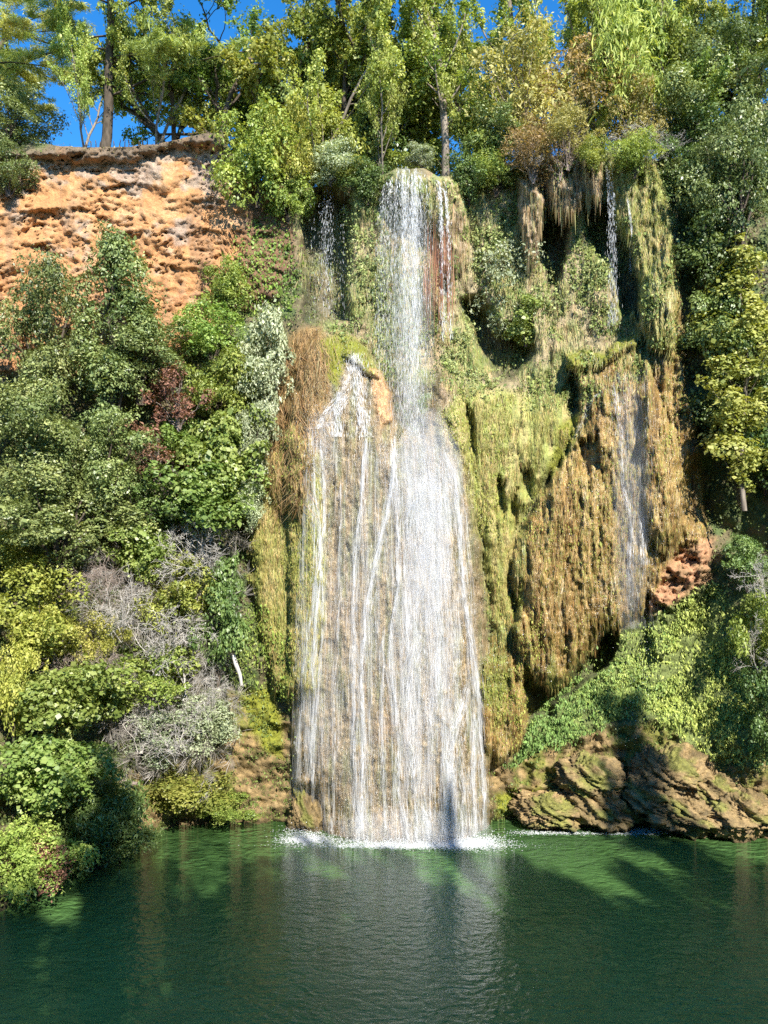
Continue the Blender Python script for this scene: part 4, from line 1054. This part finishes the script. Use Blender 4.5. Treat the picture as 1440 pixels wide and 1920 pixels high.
# dry twigs caught all over the left bank
rng = np.random.default_rng(404)
nf = 760
px, py = pick(rng, nf, msk([(150, 980), (440, 930), (450, 1300), (420, 1440), (200, 1430), (130, 1200)], 20) * (0.3 + 0.7 * sstep(0.45, 0.6, nA)), (120, 900, 470, 1460))
nf = len(px)
o0 = samp(G, px, py) + samp(GN, px, py) * rng.uniform(0.9, 2.6, nf)[:, None]
d0 = unit(rng.normal(0, 1, (nf, 3)) + np.array([0.2, -0.5, 0.3]))
K = 18
d = unit(d0[:, None] + rng.normal(0, 0.38, (nf, K, 3)))
a0 = (o0[:, None] + d * rng.uniform(0, 0.35, (nf, K, 1))).reshape(-1, 3)
a1 = (o0[:, None] + d * rng.uniform(0.5, 1.5, (nf, K, 1)) + np.array([0, 0, -0.12])).reshape(-1, 3)
mid = (a0 + a1) / 2 + rng.normal(0, 0.05, a0.shape)
sd_ = unit(np.cross(a1 - a0, np.array([0.3, 1.0, 0.2])))
wd = rng.uniform(0.013, 0.030, (len(a0), 1))
V = np.stack([a0, mid + sd_ * wd / 2, a1, mid - sd_ * wd / 2], 1)
cc = np.array([.52, .47, .42]) * rng.uniform(.55, 1.25, (len(a0), 1))
link('dry_twigs', mesh_new('dry_twigs', V.reshape(-1, 3), np.arange(4 * len(a0)).reshape(-1, 4), M_STRAND, False, np.repeat(cc, 4, 0)), kind='stuff', label='fine grey dry twigs tangled over the left bank')

# ------------------------------------------------------------------ falling water
def streaks(P0, P1, w, rng):
    """slivers of water: narrow lozenges from P0 to P1, each turned its own way about its length"""
    n = len(P0)
    a = rng.uniform(-1.2, 1.2, n)
    s1 = np.stack([np.cos(a), np.sin(a), 0 * a], -1)
    m = P0 * 0.55 + P1 * 0.45
    w = w[:, None]
    bow = unit(np.cross(s1, P1 - P0)) * w * 0.3
    V = np.stack([P0, m + s1 * w * .5 + bow, P1, m - s1 * w * .5 + bow], 1)
    return V.reshape(-1, 3), np.arange(4 * n).reshape(n, 4)

def fall_part(name, parent, P0, P1, w, rng, mat=None):
    V, T_ = streaks(P0, P1, w, rng)
    return link(name, mesh_new(name, V, T_, mat or M_FALL), parent, kind='stuff')

def ballistic(rng, n, x0, x1, pylip, Ylip, vx, vy, pyend, core=None, spread=0.35, nth=40, jit=0.05, pw=0.66, dtr=(0.010, 0.055)):
    """free falling water in separate threads that break up as they fall; lip in photo pixels"""
    tpx = rng.uniform(x0, x1, nth) if core is None else rng.normal(core[0], core[1], nth)
    tv = np.stack([rng.normal(vx, spread, nth), -np.abs(rng.normal(vy, 0.35 * vy + .1, nth)), rng.normal(0.3, 0.2, nth)], -1)
    tw = rng.random(nth) ** 1.7 + 0.08
    k = rng.choice(nth, n, p=tw / tw.sum())
    px = tpx[k]
    yl = np.interp(px, *pylip) if isinstance(pylip, tuple) else np.full(n, float(pylip))
    yl = yl + (rng.random(nth) ** 2 * 26)[k]
    p = W(px, yl, Ylip + (rng.normal(0, .12, nth))[k]); v = tv[k]
    zend = HC - (pyend - 960) / F * Ylip
    tm = np.sqrt(2 * np.maximum(p[:, 2] - zend, 0.2) / 9.8)
    t = rng.random(n) ** pw
    pulse = vn(t * 26 + k * 7.7, k * 3.1, 9)                       # bunching along each thread
    t = np.clip(t + (pulse - 0.5) * 0.035, 0, 1) * tm
    p = p + rng.normal(0, 1, (n, 3)) * (0.012 + jit * t ** 1.5)[:, None] * np.array([1, 1, 0.6])
    dt = rng.uniform(dtr[0], dtr[1], n) * (1.2 - 0.6 * t / tm)
    g = np.array([0, 0, -4.9])
    drag = lambda tt: ((1 - np.exp(-tt * 1.2)) / 1.2)[:, None]
    f = lambda tt: p + v * drag(tt) + g * (tt * tt)[:, None]
    return f(t), f(t + dt), t / tm

def sheet(rng, n, xa, xb, top, bot, off=0.12, lpx=(6, 30), dens=None, fanx=None):
    """streaks that slide down the rock: columns x at the top run to fanx(x) at the bottom (photo pixels)"""
    s = rng.random(n)
    if dens is not None:
        s = np.interp(rng.random(n), dens[1], dens[0])
    x = xa + (xb - xa) * s
    f = rng.random(n) ** 0.9
    L = rng.uniform(lpx[0], lpx[1], n)
    yt = top(x) if callable(top) else np.full(n, float(top))
    yb = bot(x) if callable(bot) else np.full(n, float(bot))
    y0 = yt + (yb - yt) * f
    y1 = np.minimum(y0 + L, yb)
    def at(y):
        t = np.clip((y - yt) / (yb - yt), 0, 1)
        return x + (fanx(x) - x) * t ** 0.6 if fanx is not None else x
    return at(y0), y0, at(y1), y1

def on_rock(px, py, off):
    return W(px, py, surfY(px, py) - off)

def cdf(prof):
    xs = np.array([a for a, _ in prof]); d = np.array([b for _, b in prof])
    xx = np.linspace(0, 1, 400); dd = np.interp(xx, xs, d); c = np.cumsum(dd); c = (c - c[0]) / (c[-1] - c[0])
    return xx, c

def stream(rng, pts, width, n, lpx=(4, 22), off=(0.08, 0.3), tw=(0.008, 0.024)):
    """a white rivulet along a path in photo pixels"""
    pts = np.array(pts, float)
    yy = rng.uniform(pts[0, 1], pts[-1, 1], n)
    L = rng.uniform(lpx[0], lpx[1], n)
    nsub = 5; sub = rng.integers(0, nsub, n)
    wv = lambda y: 5.0 * (vn(y / 34.0 + pts[0, 0], pts[0, 0] + y * 0, 3) - 0.5) + width * 2.2 * (vn(y / 60.0 + sub * 9.7, sub * 3.3 + pts[0, 0], 4) - 0.5)
    yy = yy + (vn(yy / 9.0, sub * 5.1 + pts[0, 0], 8) - 0.5) * 16
    j = rng.normal(0, 0.55 * width, n)
    y1 = np.minimum(yy + L, pts[-1, 1])
    x0 = np.interp(yy, pts[:, 1], pts[:, 0]) + wv(yy) + j
    x1 = np.interp(y1, pts[:, 1], pts[:, 0]) + wv(y1) + j
    o = rng.uniform(off[0], off[1], n)
    return on_rock(x0, yy, o), on_rock(x1, y1, o), rng.uniform(tw[0], tw[1], n)

def root(name, label, loc):
    return link(name, None, None, loc, label=label, category='waterfall')

rng = np.random.default_rng(77)
wm_root = root('waterfall', 'thin veil of water sliding down the golden right-hand mound', (0, 0, 0))
wf = root('waterfall', 'tall white main waterfall dropping from the rim onto the broad wet cone', (0, 0, 0))
YL = rimY(765) - 0.3
lip = (np.array([715, 728, 738, 746, 754, 764, 771, 780, 788, 797, 806]), np.array([356, 338, 330, 316, 311, 313, 326, 313, 322, 320, 340]))
parts = []
for n, args in ((4200, dict(x0=722, x1=808, vx=-0.03, vy=1.4, nth=60)), (6500, dict(x0=0, x1=0, vx=0.02, vy=1.5, core=(778, 7), spread=.16, nth=26)),
                (3000, dict(x0=0, x1=0, vx=0.12, vy=1.6, core=(752, 8), spread=.2, nth=25)), (1500, dict(x0=720, x1=735, vx=-0.8, vy=0.9, nth=14))):
    a = ballistic(rng, n, args['x0'], args['x1'], lip, YL, args['vx'], args['vy'], 840, args.get('core'), args.get('spread', .3), args['nth'], 0.10)
    parts.append((*a[:2], rng.uniform(0.007, 0.022, n) * (0.75 + 0.5 * np.minimum(a[2] * 4, 1) - 0.35 * a[2])))
cat = lambda q: [np.concatenate([p[i] for p in q]) for i in range(3)]
P0, P1, w = cat(parts); hf = rng.random(len(w)) < 0.5
fall_part('free_fall', wf, P0[hf], P1[hf], w[hf], rng)
fall_part('thin_fall', wf, P0[~hf], (P0 + (P1 - P0) * 1.8)[~hf], w[~hf] * 1.6, rng, M_VEIL)
# rounded crest where the stream goes over the edge
q = []
for k in range(1):
    n = 60
    x = rng.uniform(724, 804, n); y = np.interp(x, *lip) + rng.random(n) ** 1.5 * 34 - 2
    q.append((W(x, y, YL - 0.1 - 0.015 * (y - 310)), W(x + rng.normal(0, 1.5, n), y + rng.uniform(5, 16, n), YL - 0.25 - 0.02 * (y - 310)), rng.uniform(0.02, 0.055, n)))
P0, P1, w = cat(q); fall_part('crest', wf, P0, P1, w, rng)
# side stream over the right-hand corner of the lip
n = 1800
a = ballistic(rng, n, 812, 830, 338, rimY(825) - 0.9, 0.62, 0.9, 640, None, 0.16, 12, 0.06, 1.0)
fall_part('side_stream', wf, a[0], a[1], rng.uniform(0.012, 0.034, n), rng)
# thin red-brown wires of water below the corner are hanging roots
# veil on the cone
fanx = lambda x: 540 + (x - 575) / (858 - 575) * (922 - 540)
prof = cdf([(0, .1), (.03, .9), (.08, 1.2), (.14, .6), (.22, .3), (.3, .25), (.36, .6), (.42, .7), (.48, .4), (.55, .8), (.62, 1.0), (.70, 1.4), (.78, 1.4), (.86, 1.0), (.93, .8), (.97, .6), (1, .1)])
topf = lambda x: np.interp(x, [575, 600, 650, 690, 740, 800, 858], [800, 770, 740, 800, 820, 815, 850])
x0, y0, x1, y1 = sheet(rng, 16000, 575, 858, topf, 1580, dens=prof, fanx=fanx, lpx=(14, 80))
o = rng.uniform(0.05, 0.30, len(x0))
keep = (fbm(x0 * 0.13, y0 * 0.008, 3, 5) * 0.5 + 0.5) > 0.42
P0 = on_rock(x0, y0, o); P1 = on_rock(x1, y1, o)
fall_part('veil', wf, P0[keep], P1[keep], rng.uniform(0.015, 0.05, keep.sum()), rng, M_VEIL)
x0, y0, x1, y1 = sheet(rng, 20000, 575, 858, topf, 1580, dens=prof, fanx=fanx, lpx=(3, 14))
o = rng.uniform(0.05, 0.34, len(x0))
keep = (fbm(x0 * 0.16, y0 * 0.012, 3, 5) * 0.5 + 0.5 + 0.3 * (vn(x0 * 0.5, y0 * 0.10, 6) - 0.5)) > 0.47
P0 = on_rock(x0, y0, o); P1 = on_rock(x1, y1, o)
fall_part('beads', wf, P0[keep], P1[keep], rng.uniform(0.005, 0.014, keep.sum()), rng)
STR = [([(585, 815), (590, 900), (603, 1000), (598, 1090), (590, 1200), (584, 1400), (583, 1575)], 2.5, 900),
       ([(598, 820), (610, 950), (597, 1060), (570, 1250), (560, 1400), (553, 1470)], 2.2, 650),
       ([(605, 1060), (604, 1200), (590, 1380), (586, 1480)], 1.8, 350),
       ([(690, 815), (680, 870), (675, 960), (664, 1110), (667, 1220), (661, 1400), (672, 1578)], 2.6, 1100),
       ([(742, 815), (736, 900), (716, 1000), (690, 1120), (682, 1200), (677, 1280), (682, 1400), (677, 1560)], 3.0, 1500),
       ([(745, 880), (746, 1100), (728, 1240), (744, 1330), (750, 1500), (768, 1575)], 2.6, 1000),
       ([(768, 860), (762, 1100), (766, 1300), (776, 1400), (782, 1578)], 4.0, 1000),
       ([(790, 880), (788, 1100), (775, 1300), (768, 1480)], 8.0, 1000),
       ([(800, 860), (812, 1000), (822, 1200), (812, 1360)], 8.0, 900),
       ([(825, 860), (838, 1000), (850, 1200), (862, 1400), (868, 1575)], 5.0, 700),
       ([(832, 840), (856, 900), (863, 1020), (873, 1150), (895, 1270), (905, 1400), (909, 1575)], 3.0, 1500),
       
       ([(874, 1280), (848, 1390), (832, 1570)], 6.0, 700),
       ([(845, 1420), (858, 1570)], 5.0, 400), ([(782, 1505), (800, 1530), (808, 1575)], 3.0, 200),
       ([(640, 900), (636, 1100), (628, 1300), (622, 1560)], 2.0, 260),
       ([(720, 1180), (716, 1350), (724, 1560)], 2.0, 260), ([(890, 1330), (888, 1570)], 3.0, 350)]
q = [stream(rng, p, wd * rng.uniform(.6, 1.1), int(n * 0.6)) for p, wd, n in STR]
P0, P1, w = cat(q); fall_part('rivulets', wf, P0, P1, w, rng)
q = [stream(rng, p, wd * 2.0, int(n * 0.5), (12, 60), (0.1, 0.35), (0.03, 0.09)) for p, wd, n in STR]
P0, P1, w = cat(q); fall_part('soft_streams', wf, P0, P1, w, rng, M_VEIL)
# the stream that runs off the mossy knob
q = [stream(rng, [(668, 662), (655, 700), (640, 735), (612, 765), (590, 805)], 8, 650, (3, 12), tw=(0.008, 0.022)), stream(rng, [(668, 665), (668, 740), (680, 820)], 12, 600, (5, 18), tw=(0.012, 0.03)),
     stream(rng, [(645, 730), (636, 760), (632, 820)], 12, 350, (5, 18), tw=(0.012, 0.03))]
P0, P1, w = cat(q); fall_part('knob_stream', wf, P0, P1, w, rng)

def drops(name, parent, P, s, rng, **k):
    """small drops"""
    n = len(P); a = unit(rng.normal(0, 1, (n, 3))); b = unit(np.cross(a, rng.normal(0, 1, (n, 3))))
    s = s[:, None]
    V = np.stack([P + a * s, P + b * s, P - a * s, P - b * s], 1)
    return link(name, mesh_new(name, V.reshape(-1, 3), np.arange(4 * n).reshape(n, 4), M_FALL), parent, kind='stuff', **k)

def cloud(rng, n, cx, cy, sx, sy, Y, sY):
    px = rng.normal(cx, sx, n); py = rng.normal(cy, sy, n)
    y = np.minimum(surfY(px, py) - 0.1 - np.abs(rng.normal(0, sY, n)), Y)
    return W(px, py, y)
q = [cloud(rng, 7000, 790, 865, 36, 40, 53, .5), cloud(rng, 7500, 808, 985, 30, 60, 53, .4), cloud(rng, 4000, 598, 840, 16, 45, 53, .4), cloud(rng, 7000, 775, 740, 24, 90, 54.5, .3),
     cloud(rng, 5000, 790, 1250, 42, 130, 53, .3), cloud(rng, 1500, 610, 520, 20, 50, 58, .4), cloud(rng, 2200, 660, 720, 22, 40, 53, .3), cloud(rng, 2500, 775, 430, 26, 60, 55, .4), cloud(rng, 2200, 860, 1480, 35, 60, 53, .3), cloud(rng, 800, 1200, 1280, 20, 80, 53, .6), cloud(rng, 1500, 770, 1550, 80, 16, 53, .3)]
P = np.concatenate(q)

px, py = pick(rng, 9000, np.clip(m_gold * sstep(1090, 1130, GPX) + 0.25 * m_mr + 0.3 * m_cone, 0, 1) * sstep(0.45, 0.6, nD))
drops('wet_glints', wm_root, samp(G, px, py) + samp(GN, px, py) * 0.06, rng.uniform(0.008, 0.028, len(px)), rng)  # white bits standing in for specular glints on the wet tufa
drops('spray', wf, P, rng.uniform(0.006, 0.02, len(P)), rng)
# splash at the foot
q = []
for cx, wd, n in ((575, 24, 900), (670, 35, 900), (740, 40, 1000), (800, 45, 1600), (860, 36, 1800), (905, 18, 900)):
    px = rng.normal(cx, wd, n); y = np.interp(px, [540, 600, 620, 750, 900, 950], [51.6, 51.0, 50.2, 49.8, 50.0, 50.8]) - np.abs(rng.normal(0, .35, n))
    q.append(np.stack([(px - 720) / F * y, y, np.abs(rng.normal(0, .30, n)) * rng.random(n)], -1))
P = np.concatenate(q)
drops('splash', wf, P, rng.uniform(0.010, 0.035, len(P)), rng)

wl = root('waterfall', 'thin dark small waterfall in the hollow left of the main fall', (0, 0, 0))
q = []
for n, x0, x1, y, e in ((420, 607, 622, 352, 600), (320, 582, 650, 362, 600)):
    a = ballistic(rng, n, x0, x1, y, rimY(615) - 0.2, 0, 0.7, e, None, 0.1); q.append((a[0], a[1], rng.uniform(0.008, 0.024, n)))
P0, P1, w = cat(q); fall_part('free_fall', wl, P0, P1, w, rng)

wr = root('waterfall', 'narrow white waterfall beside the grass curtain on the right', (0, 0, 0))
q = []
a = ballistic(rng, 1000, 1131, 1141, 303, rimY(1136) - 0.9, 0.32, 0.9, 620, None, 0.10, 10, 0.06); q.append((a[0], a[1], rng.uniform(0.008, 0.022, 1000)))
P0, P1, w = cat(q); fall_part('free_fall', wr, P0, P1, w, rng)
q = [stream(rng, [(1178, 370), (1182, 430), (1180, 520)], 1.5, 260)]
P0, P1, w = cat(q); fall_part('thread', wr, P0, P1, w, rng)

wm = wm_root
fm = lambda x: 1165 + (x - 1140) * 0.9
x0, y0, x1, y1 = sheet(rng, 4200, 1130, 1225, 690, 1180, fanx=fm, lpx=(5, 26), dens=cdf([(0, .02), (.25, .6), (.4, 1), (.55, .8), (.8, .3), (1, .02)]))
o = rng.uniform(0.05, 0.4, len(x0))
fall_part('veil', wm, on_rock(x0, y0, o), on_rock(x1, y1, o), rng.uniform(0.010, 0.028, len(x0)), rng, M_VEIL)
q = [stream(rng, [(1150, 720), (1162, 800), (1172, 900), (1180, 1000), (1186, 1180)], 5, 700, tw=(0.007, 0.02)), stream(rng, [(1145, 722), (1112, 745), (1095, 790), (1082, 820)], 4, 130, (4, 12), tw=(0.006, 0.016)),
     stream(rng, [(1200, 960), (1205, 1000), (1208, 1060)], 5, 200, tw=(0.01, 0.03))]
P0, P1, w = cat(q); fall_part('rivulets', wm, P0, P1, w, rng)
# foam drifting on the pool
q = []
for cx, cy, sx, sy, n in ((575, 1575, 24, 5, 2200), (760, 1587, 85, 3, 3200), (880, 1583, 36, 6, 3600), (1010, 1562, 26, 2.0, 420), (1060, 1563, 40, 1.5, 260), (1205, 1558, 34, 4, 1100), (1130, 1564, 50, 1.5, 260)):
    px = rng.normal(cx, sx, n); py = rng.normal(cy, sy, n)
    y = HC * F / (py - 960)
    P = np.stack([(px - 720) / F * y, y, np.full(n, 0.012)], -1); q.append(P)
P = np.concatenate(q); n = len(P)
a = rng.uniform(0, 2 * PI, (n, 5)) * 0 + np.arange(5)[None] / 5 * 2 * PI + rng.uniform(0, 6, (n, 1))
r = rng.uniform(0.008, 0.045, (n, 1)) * rng.uniform(0.6, 1.2, (n, 5))
V = np.stack([P[:, None, 0] + np.cos(a) * r * 1.5, P[:, None, 1] + np.sin(a) * r, np.full((n, 5), 0.012) + rng.random((n, 1)) * 0.05], -1)
link('foam', mesh_new('foam', V.reshape(-1, 3), np.arange(5 * n).reshape(n, 5), M_FALL), kind='stuff', label='white foam on the water at the foot of the falls')

# ------------------------------------------------------------------ boulders and small things
def boulder(label, px, py, wpx, hpx, seed, Y=None, name='boulder', col=((0.27, 0.185, 0.08), (0.15, 0.105, 0.04), (0.17, 0.165, 0.035))):
    rng = np.random.default_rng(seed)
    nu, nv_ = 120, 84
    th = np.linspace(0, 2 * PI, nu, endpoint=False); ph = np.linspace(0.02, PI - 0.02, nv_)
    A, B = np.meshgrid(th, ph)
    D = np.stack([np.cos(A) * np.sin(B), np.sin(A) * np.sin(B), np.cos(B)], -1)
    nz = lambda f, s: (fbm(D[..., 0] * f + D[..., 2] * f * .7 + 9, D[..., 1] * f - D[..., 2] * f * .6 + 4, 4, seed + s) + fbm(D[..., 2] * f + 5, D[..., 0] * f - D[..., 1] * f * .5, 4, seed + s + 50)) * .5
    rg = lambda f, s: ridged(D[..., 0] * f + D[..., 2] * f * .8 + 7, D[..., 1] * f - D[..., 2] * f * .7 + 3, 4, seed + s) - .45
    rr = 1 + 0.5 * nz(1.3, 1) + 0.40 * rg(1.8, 2) + 0.26 * nz(5, 4) + 0.20 * nz(12, 3) + 0.16 * (rg(9, 6)) + 0.12 * nz(26, 7)
    if Y is None:
        Y = float(surfY(np.array([px]), np.array([py]))[0]) - 0.2
    wm, hm = wpx / F * Y / 2, hpx / F * Y / 2
    V = D * rr[..., None] * np.array([wm, wm * 0.8, hm])
    i = np.arange(nu * nv_).reshape(nv_, nu); j = np.roll(i, -1, 1)
    Fq = np.stack([i[:-1], i[1:], j[1:], j[:-1]], -1).reshape(-1, 4)
    k = nz(3, 8) * .5 + .5
    Cc = mixc(np.zeros(V.shape) + np.array(col[0]), col[1], sstep(.42, .58, k))
    Cc = mixc(Cc, col[2], sstep(.5, .62, nz(2, 9) * .5 + .5)) * (0.75 + 0.6 * (nz(14, 12) * .5 + .5))[..., None]
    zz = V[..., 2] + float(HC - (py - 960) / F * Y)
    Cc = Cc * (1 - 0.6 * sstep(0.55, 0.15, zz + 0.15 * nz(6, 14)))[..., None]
    Cc = np.concatenate([Cc, np.full(Cc.shape[:2] + (1,), .35)], -1)
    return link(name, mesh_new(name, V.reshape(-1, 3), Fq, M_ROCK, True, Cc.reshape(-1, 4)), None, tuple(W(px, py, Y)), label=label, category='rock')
boulder('rounded mossy boulder at the water edge below the ferns', 1130, 1510, 130, 95, 1)
boulder('large brown boulder in the middle of the right shore', 1220, 1492, 130, 70, 2)
boulder('brown rock standing in the pool at the right edge', 1390, 1520, 130, 85, 3)
boulder('low rock shelf between the cone and the mossy boulder', 1030, 1515, 140, 60, 4)
boulder('low rock between the two right shore boulders', 1290, 1520, 150, 70, 5)
boulder('rounded brown rock above the mossy boulder', 1105, 1452, 120, 80, 21)
boulder('big rounded rock below the ferns of the right bank', 1255, 1450, 150, 100, 22)
boulder('small rounded rock left of the rock at the right edge', 1335, 1480, 95, 70, 23)
boulder('wet knob of tufa at the left foot of the main fall', 580, 1530, 75, 110, 7)

rng = np.random.default_rng(9)
fe = link('wooden_fence', None, None, tuple(W(205, 274, rimY(205) + 0.9)), label='row of short wooden posts on the rim beside the pine', category='fence')
for k in range(14):
    px = 160 + k * 9 + rng.uniform(-2, 2)
    p = W(px, float(np.interp(px, cpx, rim)), rimY(px) + 0.9) - np.array(fe.location)
    hh = rng.uniform(0.28, 0.5)
    V, Fq = tubes([(np.array([p + (0, 0, -0.3), p + (0.02, 0, hh * .5), p + (rng.normal(0, .04), 0, hh), p + (0, 0, hh + 0.03)]), np.array([.04, .04, .035, .005]))])
    link('post', mesh_new('post', V, Fq, M_BARK, False), fe)
# driftwood log and leaning stump
V, Fq = tubes([(W(np.array([195, 230, 262]), np.array([1462, 1466, 1470]), 50.4), np.array([.16, .14, .1]))], 8)
link('driftwood_log', mesh_new('log', V, Fq, M_DEADB, True), label='bare log lying on the left shore above the water', category='log')
V, Fq = tubes([(W(np.array([437, 442, 450, 453]), np.array([1228, 1245, 1265, 1285]), 50.6), np.array([.13, .14, .12, .1]))], 8)
link('broken_stump', mesh_new('stump', V, Fq, M_DEAD, True), label='pale broken branch stub beside the green skirt of the cone', category='branch')

# reddish roots hanging beside the main fall
n = 130
px = rng.uniform(795, 852, n); y0 = rng.uniform(400, 520, n); y1 = y0 + rng.uniform(50, 170, n)
Yr = np.interp(px, [795, 852], [54.6, 54.0]) + rng.normal(0, .15, n)
P0 = W(px, y0, Yr); P1 = W(px + rng.normal(0, 1.5, n), np.minimum(y1, 660), Yr)
V, Fq = streaks(P0, P1, rng.uniform(.02, .05, n), rng)
cc = np.array([.36, .20, .12]) * rng.uniform(.6, 1.4, (n, 1)); cc[:, 0] *= rng.uniform(.9, 1.4, n)
link('hanging_roots', mesh_new('hanging_roots', V, Fq, M_STRAND, False, np.repeat(np.clip(cc, 0, .8), 4, 0)), kind='stuff', label='thin reddish roots hanging beside the main fall')

# ------------------------------------------------------------------ the near bank behind the viewer, whose trees shade the pool
yy = np.linspace(-60, 26, 60); xx = np.linspace(-90, 90, 70)
XX, YY = np.meshgrid(xx, yy)
ZZ = np.interp(YY, [-60, -20, 1, 3, 14, 26], [40, 27, 18.8, 18.5, 6, -2]) + 0.8 * fbm(XX * .1, YY * .1, 3, 5)
i = np.arange(60 * 70).reshape(60, 70)
Fq = np.stack([i[:-1, :-1], i[:-1, 1:], i[1:, 1:], i[1:, :-1]], -1).reshape(-1, 4)
cc = np.zeros((60 * 70, 4)) + np.array([.12, .1, .05, 0])
link('near_bank', mesh_new('near_bank', np.stack([XX, YY, ZZ], -1).reshape(-1, 3), Fq, M_ROCK, True, cc), kind='structure', label='steep wooded bank on the viewer side of the pool')
def near_tree(kind, label, x, y, h, w, var):
    v = SETS[kind][var % len(SETS[kind])]
    z = float(np.interp(y, [-60, -20, 1, 3, 14, 26], [40, 27, 18.8, 18.5, 6, -2]))
    o = link('bank_tree', None, None, (x, y, z), label=label, category='tree')
    o.scale = (w / v['w'], w / v['w'], h / v['h'])
    link(v['tn'], v['trunk'], o); link(v['cn'], v['crown'], o)
NT = [('holm_oak', 'dense evergreen oak above the viewer on the near bank', 9.5, -6, 30, 15, 0), ('holm_oak', 'dense evergreen oak behind the first near bank oak', 16, -7, 30, 15, 1), ('holm_oak', 'dense evergreen oak behind the leafy near bank trees', 23, -7, 29, 15, 2),
      ('holm_oak', 'dense evergreen oak near the tallest near bank tree', 31, -6, 29, 15, 0), ('holm_oak', 'dense evergreen oak left behind the viewer', -2.5, -7, 30, 14, 1), ('holm_oak', 'dense evergreen oak far left on the near bank', -15, -5, 28, 14, 2), ('holm_oak', 'dense evergreen oak far right on the near bank', 45, -6, 29, 15, 1),
      ('oak_tree', 'oak just behind the viewer on the near bank', 1.5, -5.0, 24, 14, 0), ('dense_tree', 'leafy tree between the two near bank oaks', 17, -3.0, 25, 14, 0), ('dense_tree', 'leafy tree behind the second near bank oak', 25, -4.0, 25, 14, 1), ('oak_tree', 'oak beside the tallest near bank tree', 34.5, 1.0, 26, 14, 1),
      ('dense_tree', 'tall leafy tree beside the viewer on the near bank', 5.5, -1.0, 30, 14, 0), ('oak_tree', 'spreading oak right of the viewer on the near bank', 13.5, 1.0, 25, 14, 1),
      ('dense_tree', 'tall leafy tree right of the near bank oak', 20.5, 0.5, 31, 12, 1), ('oak_tree', 'second oak along the near bank', 29, 1.0, 24, 14, 0),
      ('dense_tree', 'tallest tree on the near bank', 40, 0.0, 37, 15, 0), ('dense_tree', 'leafy tree left of the viewer on the near bank', -8, -2.0, 25, 13, 1),
      ('dense_tree', 'last leafy tree at the far end of the near bank', 50, 2.0, 27, 15, 1)]
for a in NT:
    near_tree(a[0], a[1], *a[2:])
# soft spray hanging in front of the cone
mm, nt, N, L, out = new_mat('mist_air')
pv = N.new('ShaderNodeVolumePrincipled'); pv.inputs['Color'].default_value = (0.97, 0.98, 1, 1); pv.inputs['Density'].default_value = 0.09; pv.inputs['Anisotropy'].default_value = -0.45
L.new(pv.outputs[0], out.inputs['Volume'])
def mist(label, px, py, Y, rx, ry, rz, seed, mm=mm):
    th = np.linspace(0, 2 * PI, 28, endpoint=False); ph = np.linspace(0.05, PI - 0.05, 18)
    A, B = np.meshgrid(th, ph)
    D = np.stack([np.cos(A) * np.sin(B), np.sin(A) * np.sin(B), np.cos(B)], -1)
    rr = 1 + 0.18 * fbm(D[..., 0] * 2 + 5, D[..., 2] * 2 + D[..., 1], 3, seed)
    V = D * rr[..., None] * np.array([rx, ry, rz])
    i = np.arange(28 * 18).reshape(18, 28); j = np.roll(i, -1, 1)
    Fq = np.stack([i[:-1], i[1:], j[1:], j[:-1]], -1).reshape(-1, 4)
    caps = [np.array([i[0][::1]]), np.array([i[-1][::-1]])]
    link('mist', mesh_new('mist', V.reshape(-1, 3), [Fq] + caps, mm, True), None, tuple(W(px, py, Y)), kind='stuff', label=label)
def air(name, dens):
    m2 = mm.copy(); m2.name = name
    m2.node_tree.nodes['Principled Volume'].inputs['Density'].default_value = dens
    return m2
thick, thin = air('mist_thick', 0.15), air('mist_thin', 0.06)
mist('pale mist where the main fall strikes the cone', 800, 890, 51.2, 2.2, 1.2, 4.2, 3, thick)
mist('bright mist below the strike of the main fall', 806, 1030, 50.3, 1.5, 0.9, 5.0, 4, thick)
mist('pale mist over the lower part of the main fall', 800, 1250, 49.7, 2.4, 0.8, 8.5, 7)
mist('faint mist over the middle of the cone', 700, 1200, 50.0, 4.6, 0.6, 12.0, 6, thin)
mist('thin mist on the left shoulder of the cone', 600, 850, 51.5, 1.2, 0.7, 2.6, 5)
mist('low spray along the foot of the main fall', 780, 1555, 49.2, 5.2, 0.9, 1.2, 8)
mist('falling spray around the upper main fall', 775, 600, 53.6, 1.5, 0.8, 8.0, 9, thin)
mist('thin spray on the golden mound', 1180, 950, 50.6, 1.2, 0.7, 8.0, 10, thin)
